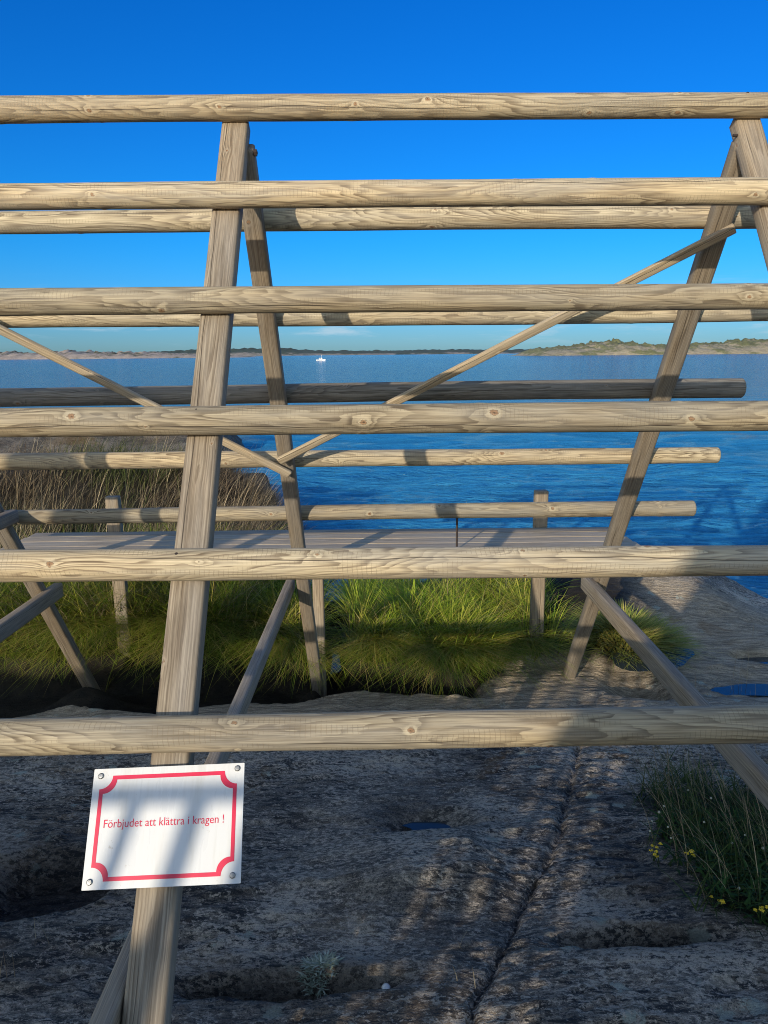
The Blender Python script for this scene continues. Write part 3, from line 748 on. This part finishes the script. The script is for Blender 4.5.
def tufted(x, y, sp_=.13, pull=.6, seed=0):
    """pull roots towards tuft centres so the sward is clumpy; also returns the direction away from the centre"""
    cx = (np.round(x / sp_) + .35 * np.sin(np.round(y / sp_) * 5.1 + seed)) * sp_; cy = (np.round(y / sp_) + .35 * np.cos(np.round(x / sp_) * 3.7 + seed)) * sp_
    dx, dy = x - cx, y - cy
    return cx + dx * pull, cy + dy * pull, np.arctan2(dy, dx), noise2(cx * 9, cy * 9, 50 + seed)

parts = []
# turf bank under and behind the table
def bank_d(x, y):
    wob = .12 * noise2(x * 1.6, y * .7, 21); b0 = 4.54 + .21 * sm(-x, .25, .9) + .12 * sm(x, .5, 1.0)
    return (np.abs(x + .31 + .06 * (y - 4.9)) > .085) * sm(y + wob, b0 + .02, b0 + .10) * (y < shore(np.minimum(x, 1.2)) - .35) * (1 - sm(x, 1.05, 1.35)) * (.45 + .55 * sm(noise2(x * 2.2, y * 2.2, 60), -.3, .2))
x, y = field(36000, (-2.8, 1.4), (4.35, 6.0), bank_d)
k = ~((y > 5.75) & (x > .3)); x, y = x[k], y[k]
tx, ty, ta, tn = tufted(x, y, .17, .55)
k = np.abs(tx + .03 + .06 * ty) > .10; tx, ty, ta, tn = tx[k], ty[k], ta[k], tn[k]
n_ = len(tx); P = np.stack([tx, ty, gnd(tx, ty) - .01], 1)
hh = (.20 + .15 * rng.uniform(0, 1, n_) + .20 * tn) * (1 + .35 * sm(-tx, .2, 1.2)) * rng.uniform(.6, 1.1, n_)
gc = colmix(n_, GREEN); gd = colmix(n_, GOLD); m_ = (sm(noise2(tx * 2.5, ty * 2.5, 61) + .25 * rng.normal(size=n_), -.1, .5) * .75)[:, None]; cc = (gc * (1 - m_) + gd * m_) * (1 - .5 * sm(-tx, .45, .95))[:, None]  # blades darkened towards the left: the shade there is put into the colour
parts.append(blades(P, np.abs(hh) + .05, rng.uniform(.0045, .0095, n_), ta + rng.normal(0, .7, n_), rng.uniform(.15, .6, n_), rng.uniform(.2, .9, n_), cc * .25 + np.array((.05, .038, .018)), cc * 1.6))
x, y = field(1500, (-2.6, 1.2), (4.6, 5.9), bank_d); n_ = len(x); P = np.stack([x, y, gnd(x, y)], 1); cc = colmix(n_, STRAW + GOLD)
parts.append(blades(P, rng.uniform(.25, .48, n_), rng.uniform(.003, .0055, n_), rng.uniform(-pi, pi, n_), rng.uniform(.1, .6, n_), rng.uniform(.1, .9, n_), cc * .8, cc))
# fringe hanging over the edge of the gully
x = rng.uniform(-2.7, 1.05, 11000); b0 = 4.54 + .21 * sm(-x, .25, .9) + .12 * sm(x, .5, 1.0); wob = .12 * noise2(x * 1.6, b0 * .7, 21); y = b0 + .09 - wob + rng.normal(0, .035, len(x))
kk = (np.abs(x + .28) > .12) & (rng.uniform(0, 1, len(x)) < .35 + .65 * sm(noise2(x * 3, y * 0, 66), -.2, .3)); x, y = x[kk], y[kk]; n_ = len(x)
P = np.stack([x, y, np.maximum(gnd(x, y), -1.97)], 1); cc = colmix(n_, GREEN + GOLD)
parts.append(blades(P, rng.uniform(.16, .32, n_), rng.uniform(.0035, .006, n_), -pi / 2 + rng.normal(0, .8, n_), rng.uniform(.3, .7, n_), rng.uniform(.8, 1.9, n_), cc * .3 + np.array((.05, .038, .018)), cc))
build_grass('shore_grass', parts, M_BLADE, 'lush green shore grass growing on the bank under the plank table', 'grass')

# taller dry reeds and stalks on the left shore
parts = []
def reed_d(x, y): return (gnd(x, y) > -2.25) * (.25 + .75 * sm(noise2(x * 1.1, y * 1.1, 70), -.35, .15)) * (1 - sm(x, -.95, -.55) * (y > 6))
x, y = field(26000, (-7.0, -.7), (5.25, 9.6), reed_d); k = ~((x > -1.3) & (y < 6.2)); x, y = x[k], y[k]; n_ = len(x)
P = np.stack([x, y, gnd(x, y) - .02], 1)
gm = sm(noise2(x * .9, y * .9, 71) + .2 * rng.normal(size=n_) + .30 * (y < 7.3) * (x < -1.7) - .35 * (x > -1.9), -.15, .4)[:, None]
cc = colmix(n_, STRAW, .3) * (1 - gm) + colmix(n_, [(.10, .14, .03), (.17, .18, .05), (.06, .09, .02)]) * gm
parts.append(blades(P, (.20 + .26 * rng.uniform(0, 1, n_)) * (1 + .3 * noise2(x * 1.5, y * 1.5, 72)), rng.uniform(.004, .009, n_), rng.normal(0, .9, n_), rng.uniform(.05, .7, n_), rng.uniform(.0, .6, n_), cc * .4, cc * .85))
x, y = field(9000, (-2.6, -.85), (7.2, 9.6), lambda x, y: (gnd(x, y) > -2.3) * 1.0); n_ = len(x); P = np.stack([x, y, gnd(x, y) - .02], 1); cc = colmix(n_, [(.20, .15, .10), (.26, .19, .12), (.15, .11, .07), (.30, .23, .15)])
parts.append(blades(P, rng.uniform(.10, .26, n_), rng.uniform(.004, .008, n_), rng.normal(.3, .8, n_), rng.uniform(.3, .95, n_), rng.uniform(.1, .8, n_), cc * .6, cc))
x, y = field(900, (-6.5, -1.3), (5.3, 9.0)); n_ = len(x); P = np.stack([x, y, gnd(x, y) - .02], 1); cc = colmix(n_, STRAW)
parts.append(blades(P, rng.uniform(.45, .85, n_), rng.uniform(.004, .006, n_), rng.uniform(-.6, .6, n_), rng.uniform(.0, .35, n_), rng.uniform(.0, .35, n_), cc, cc * 1.2))
# loose straw at the left foot of the bank
x, y = field(4200, (-3.4, -1.0), (4.8, 5.7)); n_ = len(x); P = np.stack([x, y, gnd(x, y) - .02], 1)
cc = colmix(n_, STRAW + GREEN[:2] + GREEN)
parts.append(blades(P, rng.uniform(.2, .55, n_), rng.uniform(.003, .006, n_), rng.uniform(-pi, pi, n_), rng.uniform(.1, .7, n_), rng.uniform(.1, .9, n_), cc * .8, cc))
build_grass('reeds', parts, M_STALK, 'tangled brown reeds and dead stalks on the left shore behind the rack', 'reeds')

# golden sedge tussock beside the pool
def tussock(name, cx, cy, rx, ry, n_, hmin, hmax, pal, label, cat):
    a = rng.uniform(0, 2 * pi, n_); q = np.sqrt(rng.uniform(0, 1, n_)); x = cx + rx * q * np.cos(a); y = cy + ry * q * np.sin(a)
    z = gnd(x, y); dome = .09 * (1 - q ** 2)
    P = np.stack([x, y, np.maximum(z, z.mean() - .05) + dome - .02], 1); cc = colmix(n_, pal, .22)
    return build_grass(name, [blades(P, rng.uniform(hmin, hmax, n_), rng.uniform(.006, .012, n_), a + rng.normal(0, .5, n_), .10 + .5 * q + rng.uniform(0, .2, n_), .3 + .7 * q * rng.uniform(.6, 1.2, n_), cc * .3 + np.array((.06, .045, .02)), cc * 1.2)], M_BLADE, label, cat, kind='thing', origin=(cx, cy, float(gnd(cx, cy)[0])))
TUS = [(.30, .33, .06), (.42, .38, .09), (.52, .43, .13), (.20, .26, .045)]
tussock('grass_tussock', 1.66, 4.84, .24, .18, 1900, .13, .24, TUS, 'golden drooping grass tussock beside the dark pool behind the right tie beam', 'grass tussock')
tussock('grass_tussock', 1.90, 4.92, .14, .11, 700, .09, .15, TUS, 'small golden grass tussock against grey rock, rightmost on the bank', 'grass tussock')
tussock('grass_tussock', .62, 4.66, .17, .12, 1500, .10, .20, GREEN + GOLD, 'low dark green tussock hanging over rock left of the right table post', 'grass tussock')

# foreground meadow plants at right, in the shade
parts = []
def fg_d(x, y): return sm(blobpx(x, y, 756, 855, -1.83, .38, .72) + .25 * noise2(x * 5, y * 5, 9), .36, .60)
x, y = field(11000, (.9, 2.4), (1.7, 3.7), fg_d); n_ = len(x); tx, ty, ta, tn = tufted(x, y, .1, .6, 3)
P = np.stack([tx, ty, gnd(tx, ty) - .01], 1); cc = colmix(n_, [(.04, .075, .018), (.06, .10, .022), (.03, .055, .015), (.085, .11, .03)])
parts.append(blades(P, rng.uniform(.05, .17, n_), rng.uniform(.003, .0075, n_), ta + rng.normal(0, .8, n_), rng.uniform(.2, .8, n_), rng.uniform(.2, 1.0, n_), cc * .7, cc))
x, y = field(1700, (.9, 2.3), (2.1, 3.7), fg_d); n_ = len(x); P = np.stack([x, y, gnd(x, y)], 1); cc = colmix(n_, STRAW[:2] + [(.10, .11, .04), (.13, .13, .06)])
parts.append(blades(P, rng.uniform(.18, .38, n_), rng.uniform(.002, .0035, n_), rng.uniform(1.6, 4.2, n_), rng.uniform(.1, .5, n_), rng.uniform(.1, .5, n_), cc, cc))
# broad little leaves near the front
x, y = field(2600, (.95, 1.9), (1.8, 2.75), fg_d); n_ = len(x); P = np.stack([x, y, gnd(x, y) + rng.uniform(.0, .06, n_)], 1); cc = colmix(n_, [(.035, .08, .02), (.05, .105, .025), (.03, .06, .018)])
parts.append(blades(P, rng.uniform(.02, .045, n_), rng.uniform(.008, .016, n_), rng.uniform(-pi, pi, n_), rng.uniform(.6, 1, n_), rng.uniform(.2, .8, n_), cc, cc, 3))
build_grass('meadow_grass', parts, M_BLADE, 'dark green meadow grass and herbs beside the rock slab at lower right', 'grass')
# thin dry stalks on the rock at right and a few left
parts = []
pts = []
for u, v, k_ in ((655, 690, 4), (676, 712, 5), (700, 700, 3), (722, 665, 4), (738, 678, 5), (757, 640, 3), (745, 735, 5), (765, 720, 4), (690, 735, 3)):
    for _ in range(k_): c = at_z(u + random.uniform(-12, 12), v + random.uniform(-6, 6), -2.06); pts.append((c[0], c[1]))
for u, v, k_ in ((8, 985, 4), (45, 950, 3), (20, 960, 2), (462, 962, 2), (466, 1000, 4)):
    for _ in range(k_): c = at_z(u + random.uniform(-10, 10), v + random.uniform(-6, 6), -1.8); pts.append((c[0], c[1]))
pts = np.array(pts); n_ = len(pts); P = np.stack([pts[:, 0], pts[:, 1], gnd(pts[:, 0], pts[:, 1]) - .01], 1); cc = colmix(n_, STRAW)
parts.append(blades(P, np.where(pts[:, 1] > 3, rng.uniform(.15, .36, n_), rng.uniform(.04, .13, n_)), rng.uniform(.002, .0032, n_), rng.uniform(-pi, pi, n_), rng.uniform(0, .4, n_), rng.uniform(0, .4, n_), cc, cc))
build_grass('dry_grass', parts, M_STALK, 'sparse thin dry grass stalks growing from cracks in the rock', 'dry grass')

# yellow wildflowers
M_STEM = plain('green_stem', (.06, .10, .025), .6); M_PETAL = plain('yellow_petal', (.72, .50, .015), .5, var=.15); M_SEED = plain('pale_seed_head', (.42, .40, .30), .8)
def flower(u, v, z, nh, label):
    c = at_z(u, v, z); h = .07; bz = float(gnd(c[0], c[1] + .02)[0])
    r_ = empty('yellow_flower', (c[0], c[1] + .02, bz), label, 'wildflower', 'yellow wildflowers at the edge of the rock')
    st = MB(); hd = MB()
    for i in range(nh):
        px, py = c[0] + random.uniform(-.022, .022), c[1] + random.uniform(-.02, .02); pz = max(bz + .05, z) + random.uniform(-.02, .025)
        st.tube([(c[0], c[1] + .02, bz - .01), ((c[0] + px) / 2, (c[1] + py) / 2 + .005, (bz + pz) / 2 + .01), (px, py, pz)], [.0012, .0011, .001], 5)
        for k in range(5):
            a = 2 * pi * k / 5 + random.random(); dx, dy = math.cos(a), math.sin(a); L = random.uniform(.006, .010)
            tip = np.array([px + dx * L, py + dy * L, pz + random.uniform(.001, .006)]); sdv = np.array([-dy, dx, 0]) * L * .45; mid = np.array([px + dx * L * .6, py + dy * L * .6, pz + .004])
            hd.add([(px, py, pz), mid + sdv, tip, mid - sdv, mid + (0, 0, .002)], [(0, 1, 4), (1, 2, 4), (2, 3, 4), (3, 0, 4)])
    st.build('stem', M_STEM, r_); hd.build('petals', M_PETAL, r_)
flower(656, 858, -1.80, 7, 'yellow wildflower cluster at the bare rock edge, leftmost of all')
flower(691, 864, -1.78, 4, 'yellow wildflower cluster standing inside the dark meadow grass')
flower(716, 905, -1.75, 4, 'yellow wildflower cluster low at the front edge of the grass')
flower(764, 921, -1.74, 6, 'yellow wildflower cluster nearest the lower right corner')
for u, v in ((652, 821), (659, 812), (664, 806), (668, 827), (650, 831), (671, 838), (711, 798), (732, 843), (688, 790), (745, 835), (704, 822), (763, 848), (739, 888)):
    c = at_z(u, v, -1.72); bz = float(gnd(c[0], c[1] + .05)[0])
    r_ = empty('seed_head', (c[0], c[1] + .04, bz), 'small pale round seed head on a thin stem at lower right', 'seed head', 'pale seed heads in the meadow grass')
    st = MB(); st.tube([(c[0], c[1] + .04, bz - .01), (c[0] + .006, c[1] + .015, (bz + c[2]) / 2), tuple(c)], [.001, .001, .0008], 5); st.build('stem', M_STEM, r_)
    hd = MB(); R_ = random.uniform(.0035, .0055); hd.tube([c + np.array((0, 0, -R_ * .9)), c + np.array((0, 0, -R_ * .4)), c + np.array((0, 0, R_ * .3)), c + np.array((0, 0, R_ * .9))], [R_ * .4, R_, R_ * .85, R_ * .25], 8); hd.build('head', M_SEED, r_, smooth=True)
# a bleached shell on the rock
c = at_z(386, 986, -1.78); bz = float(gnd(c[0], c[1])[0]); V = []; F = []
for i in range(6):
    q = i / 5
    for k in range(14):
        a = 2 * pi * k / 14; V.append((c[0] + .013 * (1 - q * .97) * math.cos(a) * (1 + .06 * math.cos(4 * a)), c[1] + .016 * (1 - q * .97) * math.sin(a), bz + .003 + .009 * math.sin(q * pi / 2)))
for i in range(5):
    for k in range(14): j = (k + 1) % 14; F.append((i * 14 + k, i * 14 + j, i * 14 + 14 + j, i * 14 + 14 + k))
F.append(tuple(range(13, -1, -1))); F.append(tuple(range(70, 84)))
tag(mesh_obj('shell', V, F, plain('bleached_shell', (.75, .74, .72), .4), origin=(c[0], c[1], bz)), 'small bleached white shell lying on the dark bedrock', 'shell')
# leafy pale lichen rosette in the dark crevice
c = at_z(320, 986, -1.84); n_ = 420; a = rng.uniform(0, 2 * pi, n_); q = np.sqrt(rng.uniform(0, 1, n_)); x = c[0] + .045 * q * np.cos(a) + .01 * np.sin(7 * a); y = c[1] + .03 * q * np.sin(a)
P = np.stack([x, y, gnd(x, y) + .002], 1); cc = colmix(n_, [(.30, .34, .27), (.38, .41, .34), (.22, .26, .2)])
build_grass('lichen_tuft', [blades(P, rng.uniform(.008, .02, n_), rng.uniform(.006, .012, n_), a + rng.normal(0, .8, n_), rng.uniform(.5, 1, n_), rng.uniform(.2, 1, n_), cc, cc * 1.1, 3)], M_STALK, 'pale grey green lichen tuft in the dark crevice below the sign', 'lichen', kind='thing', origin=(c[0], c[1], float(gnd(c[0], c[1])[0])))

# ------------------------------------------------------------------ far shores
def land(name, us, prof, y0, depth, mat, seed, rough=.35, nxn=260, nyn=26, sc=None):
    """island whose skyline, seen from the beach, has heights prof (px above the water line) at picture columns us; real depth"""
    u = np.linspace(us[0], us[-1], nxn); hp = np.interp(u, us, prof); q = np.linspace(0, 1, nyn)
    U, Qm = np.meshgrid(u, q); H = np.interp(U, us, prof) / FPX * y0
    Yv = y0 + depth * Qm; Xv = (U - 384) / FPX * y0 * .985
    s_ = sc or 90 / y0
    nn = fbm(Xv * s_, Yv * s_ * .6, 5, seed, .58)
    env = np.sin(np.clip(Qm * 1.15, 0, 1) * pi) ** .7
    h = H * env * (1 + rough * nn) + H * .12 * (nn) * env
    h[0] = -.5; h[-1] = -.5
    Z = -2.3 + np.where(H > 0, h, -.5)
    i = np.arange(U.size).reshape(U.shape)
    Fq = np.stack([i[:-1, :-1], i[:-1, 1:], i[1:, 1:], i[1:, :-1]], -1).reshape(-1, 4)
    hm = H.max()
    return tag(mesh_obj(name, np.stack([Xv.ravel(), Yv.ravel(), Z.ravel()], 1), Fq, mat, attrs={'height': (np.clip(h, 0, None) / (np.maximum(H, hm * .3))).ravel()}), kind='structure')
M_ISLE = hill_mat('island_rock', (.36, .30, .20), (.18, .18, .075), .16, .035)
M_COAST = hill_mat('coast_rock', (.46, .36, .28), (.14, .13, .07), .02, .03)
M_FAR = hill_mat('far_forest', (.26, .23, .2), (.055, .08, .055), .35, .006)
land('island_hill', [536, 545, 549, 556, 575, 600, 622, 640, 662, 690, 705, 730, 755, 770, 800, 860, 1000], [0, .3, 2.5, 7, 8, 9.5, 12.5, 13.5, 12, 9, 10.5, 11, 10, 12.5, 14, 13, 0], 620, 160, M_ISLE, 61, rough=.2)
land('coast_hill', [-260, -60, 0, 20, 45, 70, 100, 130, 160, 200, 232, 250], [6, 7, 6, 5.5, 7.5, 6, 5.5, 5.8, 4, 3, 1.5, 0], 1000, 260, M_COAST, 62)
land('far_hill', [60, 120, 150, 200, 240, 285, 300, 330, 400, 470, 520, 560, 620, 700, 900], [0, 3, 5, 7, 7.2, 7.2, 5.5, 4.5, 4, 4.5, 3.5, 4.5, 4, 4, 3], 4200, 900, M_FAR, 63, rough=.16)

# ------------------------------------------------------------------ boats far out
M_HULL = plain('white_gelcoat', (.82, .83, .84), .3, var=.03); M_GLASS = plain('dark_window', (.03, .04, .05), .1); M_SAIL = plain('white_sail', (.85, .85, .83), .7, var=.03)
def yacht(u, vw, y, Lb, label, rot=0.3, sail=True):
    c = at_y(u, vw, y); bx = c[0]; R_ = np.array([[math.cos(rot), -math.sin(rot), 0], [math.sin(rot), math.cos(rot), 0], [0, 0, 1]])
    r_ = empty('cabin_boat', (bx, y, -2.3), label, 'boat')
    def T(V): return (np.asarray(V, float) @ R_.T) + np.array([bx, y, -2.3])
    st = np.linspace(-.5, .5, 13); V = []; F = []
    for q in st:
        wv = .17 * (1 - max(0, (q + .05) / .55) ** 2.2) * (1 if q > -.4 else .85); top = .13 + .05 * max(0, q) ; low = -.05
        for a, b in ((-1, top), (-.85, .05), (0, low), (.85, .05), (1, top)): V.append((q * Lb + (.04 * Lb if b > .1 and q == .5 else 0), a * wv * Lb, b * Lb))
    for i in range(12):
        for k in range(4): F.append((i * 5 + k, i * 5 + k + 1, i * 5 + 6 + k, i * 5 + 5 + k))
        F.append((i * 5 + 4, i * 5, i * 5 + 5, i * 5 + 9))
    F.append((0, 4, 3, 2, 1)); F.append((60, 61, 62, 63, 64))
    mesh_obj('hull', T(V), F, M_HULL, r_, smooth=False)
    m = MB(); m.box((0, 0, 0), (.36 * Lb, .2 * Lb, .16 * Lb), bev=.03 * Lb); m.v[-1] = T(m.v[-1] + np.array((-.02 * Lb, 0, .22 * Lb))); cab = m.build('cabin', M_HULL, r_)
    m = MB(); m.box((0, 0, 0), (.26 * Lb, .206 * Lb, .05 * Lb)); m.v[-1] = T(m.v[-1] + np.array((-.01 * Lb, 0, .24 * Lb))); m.build('window', M_GLASS, cab)
    m = MB(); m.tube([(.08 * Lb, 0, .1 * Lb), (.08 * Lb, 0, (1.0 if sail else .6) * Lb)], [.012 * Lb, .008 * Lb], 8); m.v[-1] = T(m.v[-1]); m.build('mast', M_HULL, r_)
    if sail:
        V = [(.07 * Lb, .0, .32 * Lb), (.07 * Lb, 0, .78 * Lb), (-.34 * Lb, .03 * Lb, .30 * Lb), (-.12 * Lb, .05 * Lb, .46 * Lb)]
        V2 = [(a, b + .006 * Lb, d) for a, b, d in V]
        mesh_obj('sail', T(V + V2), [(0, 3, 1), (0, 2, 3), (2, 1, 3), (4, 5, 7), (4, 7, 6), (6, 7, 5), (0, 1, 5, 4), (1, 2, 6, 5), (2, 0, 4, 6)], M_SAIL, r_, smooth=False)
yacht(321, 359.5, 300, 3.9, 'small white cabin boat on the open sea between the rack legs', rot=-.5, sail=False)
yacht(485, 353.6, 760, 4.0, 'tiny white boat far off under the diagonal brace before the coast', rot=.4, sail=False)

# ------------------------------------------------------------------ unseen hut, fence and post added behind the viewer to cast shade
M_RW = None
def board_mat():
    m, t, b, o = new_mat('red_boards'); pos = t.new('ShaderNodeTexCoord').outputs['Object']
    sx = t.new('ShaderNodeSeparateXYZ'); t.put(sx.inputs[0], pos)
    w = t.math('FRACT', t.math('MULTIPLY', t.math('ADD', sx.outputs[0], sx.outputs[1]), 7.0)); ln = t.ramp(t.math('ABSOLUTE', t.math('SUBTRACT', w, .5)), .0, .06, 1, 0)
    col = t.mix(t.noise(t.scale(pos, (8, 8, .6)), 3, 4), (.22, .035, .022), (.33, .06, .035)); col = t.mix(ln, col, (.06, .012, .01))
    t.put(b.inputs['Base Color'], col); b.inputs['Roughness'].default_value = .85; t.put(b.inputs['Normal'], t.bump(ln, -.6, .02)); return m
M_RW = board_mat(); M_TILE = plain('grey_roofing', (.10, .10, .10), .85); M_TRIM = plain('white_trim', (.75, .75, .72), .5)
SUN = np.array([.47, 1.0, -.30]); SUN /= np.linalg.norm(SUN)
def unshear(xp, zp, y): return xp + .47 * y, zp - .30 * y
yb = -3.0
xl, zl = unshear(-.36, -.57, yb); xr, zr = unshear(1.20, 1.95, yb); xe = xr + (xr - xl)
hut = empty('shade_hut', ((xl + xe) / 2, yb - 2, -1.0), 'red board boathouse with a steep grey roof, added unseen behind the viewer to cast shade', 'shade_hut')
m = MB(); g0 = -2.4
yv0, yv1 = yb, yb - 4
V = [(xl, yv0, g0), (xe, yv0, g0), (xe, yv0, zl), (xr, yv0, zr), (xl, yv0, zl)]; V2 = [(a, yv1, c_) for a, _, c_ in V]
m.add(V + V2, [(4, 3, 2, 1, 0), (5, 6, 7, 8, 9), (0, 1, 6, 5), (1, 2, 7, 6), (2, 3, 8, 7), (3, 4, 9, 8), (4, 0, 5, 9)]); m.build('wall', M_RW, hut)
for sx_ in (0, 1):
    a = np.array([xl, zl]) if sx_ == 0 else np.array([xe, zl]); b = np.array([xr, zr]); dv = (a - b) / np.linalg.norm(a - b); nn_ = np.array([-dv[1], dv[0]]); nn_ = nn_ if nn_[1] > 0 else -nn_
    p = [b, a, a + nn_ * .07, b + nn_ * .07]; p = [(q[0], q[1] + .004) for q in p]
    V = [(q[0], yv0 - .004 * 0 + .02, q[1]) for q in p] + [(q[0], yv1 - .1, q[1]) for q in p]
    m = MB(); m.add(V, [(0, 1, 2, 3), (7, 6, 5, 4), (0, 4, 5, 1), (1, 5, 6, 2), (2, 6, 7, 3), (3, 7, 4, 0)]); m.build('roof', M_TILE, hut)
m = MB(); m.box((xr, yv0 + .02, -.75), (.95, .05, 1.9)); dr = m.build('door', M_RW, hut)
m = MB(); m.box((xr, yv0 + .05, -.75 + 1.0), (1.1, .06, .09)); m.box((xr - .52, yv0 + .05, -.75), (.08, .06, 1.9)); m.box((xr + .52, yv0 + .05, -.75), (.08, .06, 1.9)); m.build('door_frame', M_TRIM, dr)

# fence and post added out of view for shade; railing of thin balusters
yf = -3.4
fx0, _ = unshear(-5.2, 0, yf); fx1, _ = unshear(-.25, 0, yf)
fence = empty('shade_fence', ((fx0 + fx1) / 2, yf, -1.75), 'low grey board fence with open gaps, added unseen behind the viewer to cast shade', 'fence')
rf = random.Random(4); xp = -5.2; gaps = {}
while xp < -.27:
    wd = rf.uniform(.10, .14)
    if any(abs(xp + wd / 2 - g_) < .06 for g_ in (-.97, -.84, -.72, -.60, -.46)): wd = .055
    top = -.755 + rf.uniform(-.012, .012) + .15 * float(sm(-xp, 1.7, 2.3)) + .05 * math.sin(xp * 3.1) * float(sm(-xp, 1.5, 2)) + .14 * float(sm(xp, -.9, -.4))
    a_ = unshear(xp + wd / 2, top, yf)
    zb_ = float(gnd(a_[0], yf)[0])
    m = MB(); m.box((a_[0], yf, (a_[1] + zb_ - .05) / 2), (wd, .024, a_[1] - zb_ + .05), bev=.003); m.build('board', M_LEG, fence)
    xp += wd + (.045 if any(abs(xp + wd - g_) < .09 for g_ in (-.97, -.84, -.72, -.60, -.46)) else .004)
for zz_ in (-1.45, -1.05):
    m = MB(); m.box(((fx0 + fx1) / 2, yf - .035, zz_), (fx1 - fx0, .04, .09)); m.build('fence_rail', M_LEG, fence)
yt = -2.0
rl = empty('railing', (-1.9, yt, -1.75), 'thin wooden railing with upright balusters standing behind the viewer', 'railing')
a_, b_ = unshear(-1.95, -.492, yt), unshear(-.62, -.475, yt)
m = MB(); m.tube([(a_[0], yt, a_[1]), (b_[0], yt, b_[1])], [.021, .021], 10); m.build('top_rail', M_LEG, rl)
for q0, wd in ((-1.90, .04), (-1.75, .03), (-1.61, .03), (-1.47, .035), (-1.345, .03), (-1.215, .026), (-1.082, .040), (-.945, .036), (-.81, .03), (-.68, .04)):
    a_ = unshear(q0, -.49, yt); zb_ = float(gnd(a_[0], yt)[0]) - .04
    m = MB(); m.box((a_[0], yt, (a_[1] + zb_) / 2), (wd, .03, a_[1] - zb_), bev=.003); m.build('baluster', M_LEG, rl)
ym = -2.6; a_ = unshear(-3.215, .62, ym); zb_ = float(gnd(a_[0], ym)[0])
mp_ = empty('shade_post', (a_[0], ym, zb_), 'stout round shade post added unseen behind the viewer', 'shade post')
m = MB(); m.tube([(a_[0], ym, zb_ - .1), (a_[0], ym, a_[1] - .1), (a_[0], ym, a_[1] - .02), (a_[0], ym, a_[1])], [.19, .175, .17, .13], 20); m.build('pile', M_LEG, mp_, smooth=True)
m = MB(); m.tube([(a_[0], ym, a_[1] - .35), (a_[0], ym, a_[1] - .28)], [.181, .181], 20); m.build('iron_band', M_RUST, mp_, smooth=False)

# ------------------------------------------------------------------ light
w = bpy.data.worlds.new('World'); scene.world = w; w.use_nodes = True; w.node_tree.nodes.clear(); t = NT(w.node_tree)
sky = t.new('ShaderNodeTexSky', sky_type='NISHITA', sun_disc=False)
EL = math.asin(-SUN[2]); AZ = math.atan2(-SUN[0], -SUN[1])
sky.sun_elevation = EL; sky.sun_rotation = AZ % (2 * pi); sky.altitude = 0; sky.air_density = 1.0; sky.dust_density = .3; sky.ozone_density = 3.0
tc = t.new('ShaderNodeTexCoord').outputs['Generated']; sepw = t.new('ShaderNodeSeparateXYZ'); t.put(sepw.inputs[0], tc)
hs = t.new('ShaderNodeHueSaturation'); t.put(hs.inputs['Color'], sky.outputs[0]); hs.inputs['Saturation'].default_value = 1.35; hs.inputs['Value'].default_value = 1.0
zz = t.math('MAXIMUM', sepw.outputs[2], .01)
cn = t.noise(t.comb(t.math('MULTIPLY', sepw.outputs[0], 3.0), t.math('MULTIPLY', sepw.outputs[1], 3.0), t.math('MULTIPLY', sepw.outputs[2], 26.0)), 2.4, 7, .62, .3)
low = t.math('MULTIPLY', t.ramp(sepw.outputs[2], .005, .03), t.ramp(sepw.outputs[2], .035, .10, 1.0, 0.0))
cf = t.math('MULTIPLY', t.math('MULTIPLY', t.ramp(cn, .50, .74), low), .8)
dn = t.new('ShaderNodeVectorMath', operation='DOT_PRODUCT'); t.put(dn.inputs[0], tc); dn.inputs[1].default_value = (float(SUN[0]), float(SUN[1]), 0.0)
anti = t.ramp(dn.outputs['Value'], .02, .5)          # the half of the sky away from the sun is the deep blue one
hz = t.ramp(sepw.outputs[2], .0, .16, 1.0, 0.0)
tint_ = t.mix(hz, (.055, .36, .64), (.142, .29, .62))
skyc = t.mix(anti, t.mix(1.0, sky.outputs[0], (1.50, 1.28, 1.10), 'MULTIPLY'), t.mix(1.0, hs.outputs[0], tint_, 'MULTIPLY'))
skyc = t.mix(cf, skyc, (1.9, 2.6, 3.1))
bg = t.new('ShaderNodeBackground'); t.put(bg.inputs[0], skyc); bg.inputs[1].default_value = .15
ow = t.new('ShaderNodeOutputWorld'); t.l.new(bg.outputs[0], ow.inputs[0])
sl = bpy.data.lights.new('sun', 'SUN'); sl.energy = 2.55; sl.angle = radians(.53); sl.color = (1.0, .89, .71)
so = bpy.data.objects.new('sun', sl); link(so); so.rotation_euler = mathutils.Vector(tuple(SUN)).to_track_quat('-Z', 'Y').to_euler(); so.location = (-8, -20, 12)

vs = scene.view_settings; scene.display_settings.display_device = 'sRGB'
vs.view_transform = 'Standard'; vs.look = 'None'; vs.exposure = .75; vs.gamma = 1.0; vs.use_curve_mapping = False
scene.cycles.max_bounces = 6; scene.cycles.diffuse_bounces = 3; scene.cycles.glossy_bounces = 3; scene.cycles.transmission_bounces = 2
scene.cycles.use_denoising = True; scene.cycles.denoising_prefilter = 'NONE'; scene.cycles.filter_width = 1.0
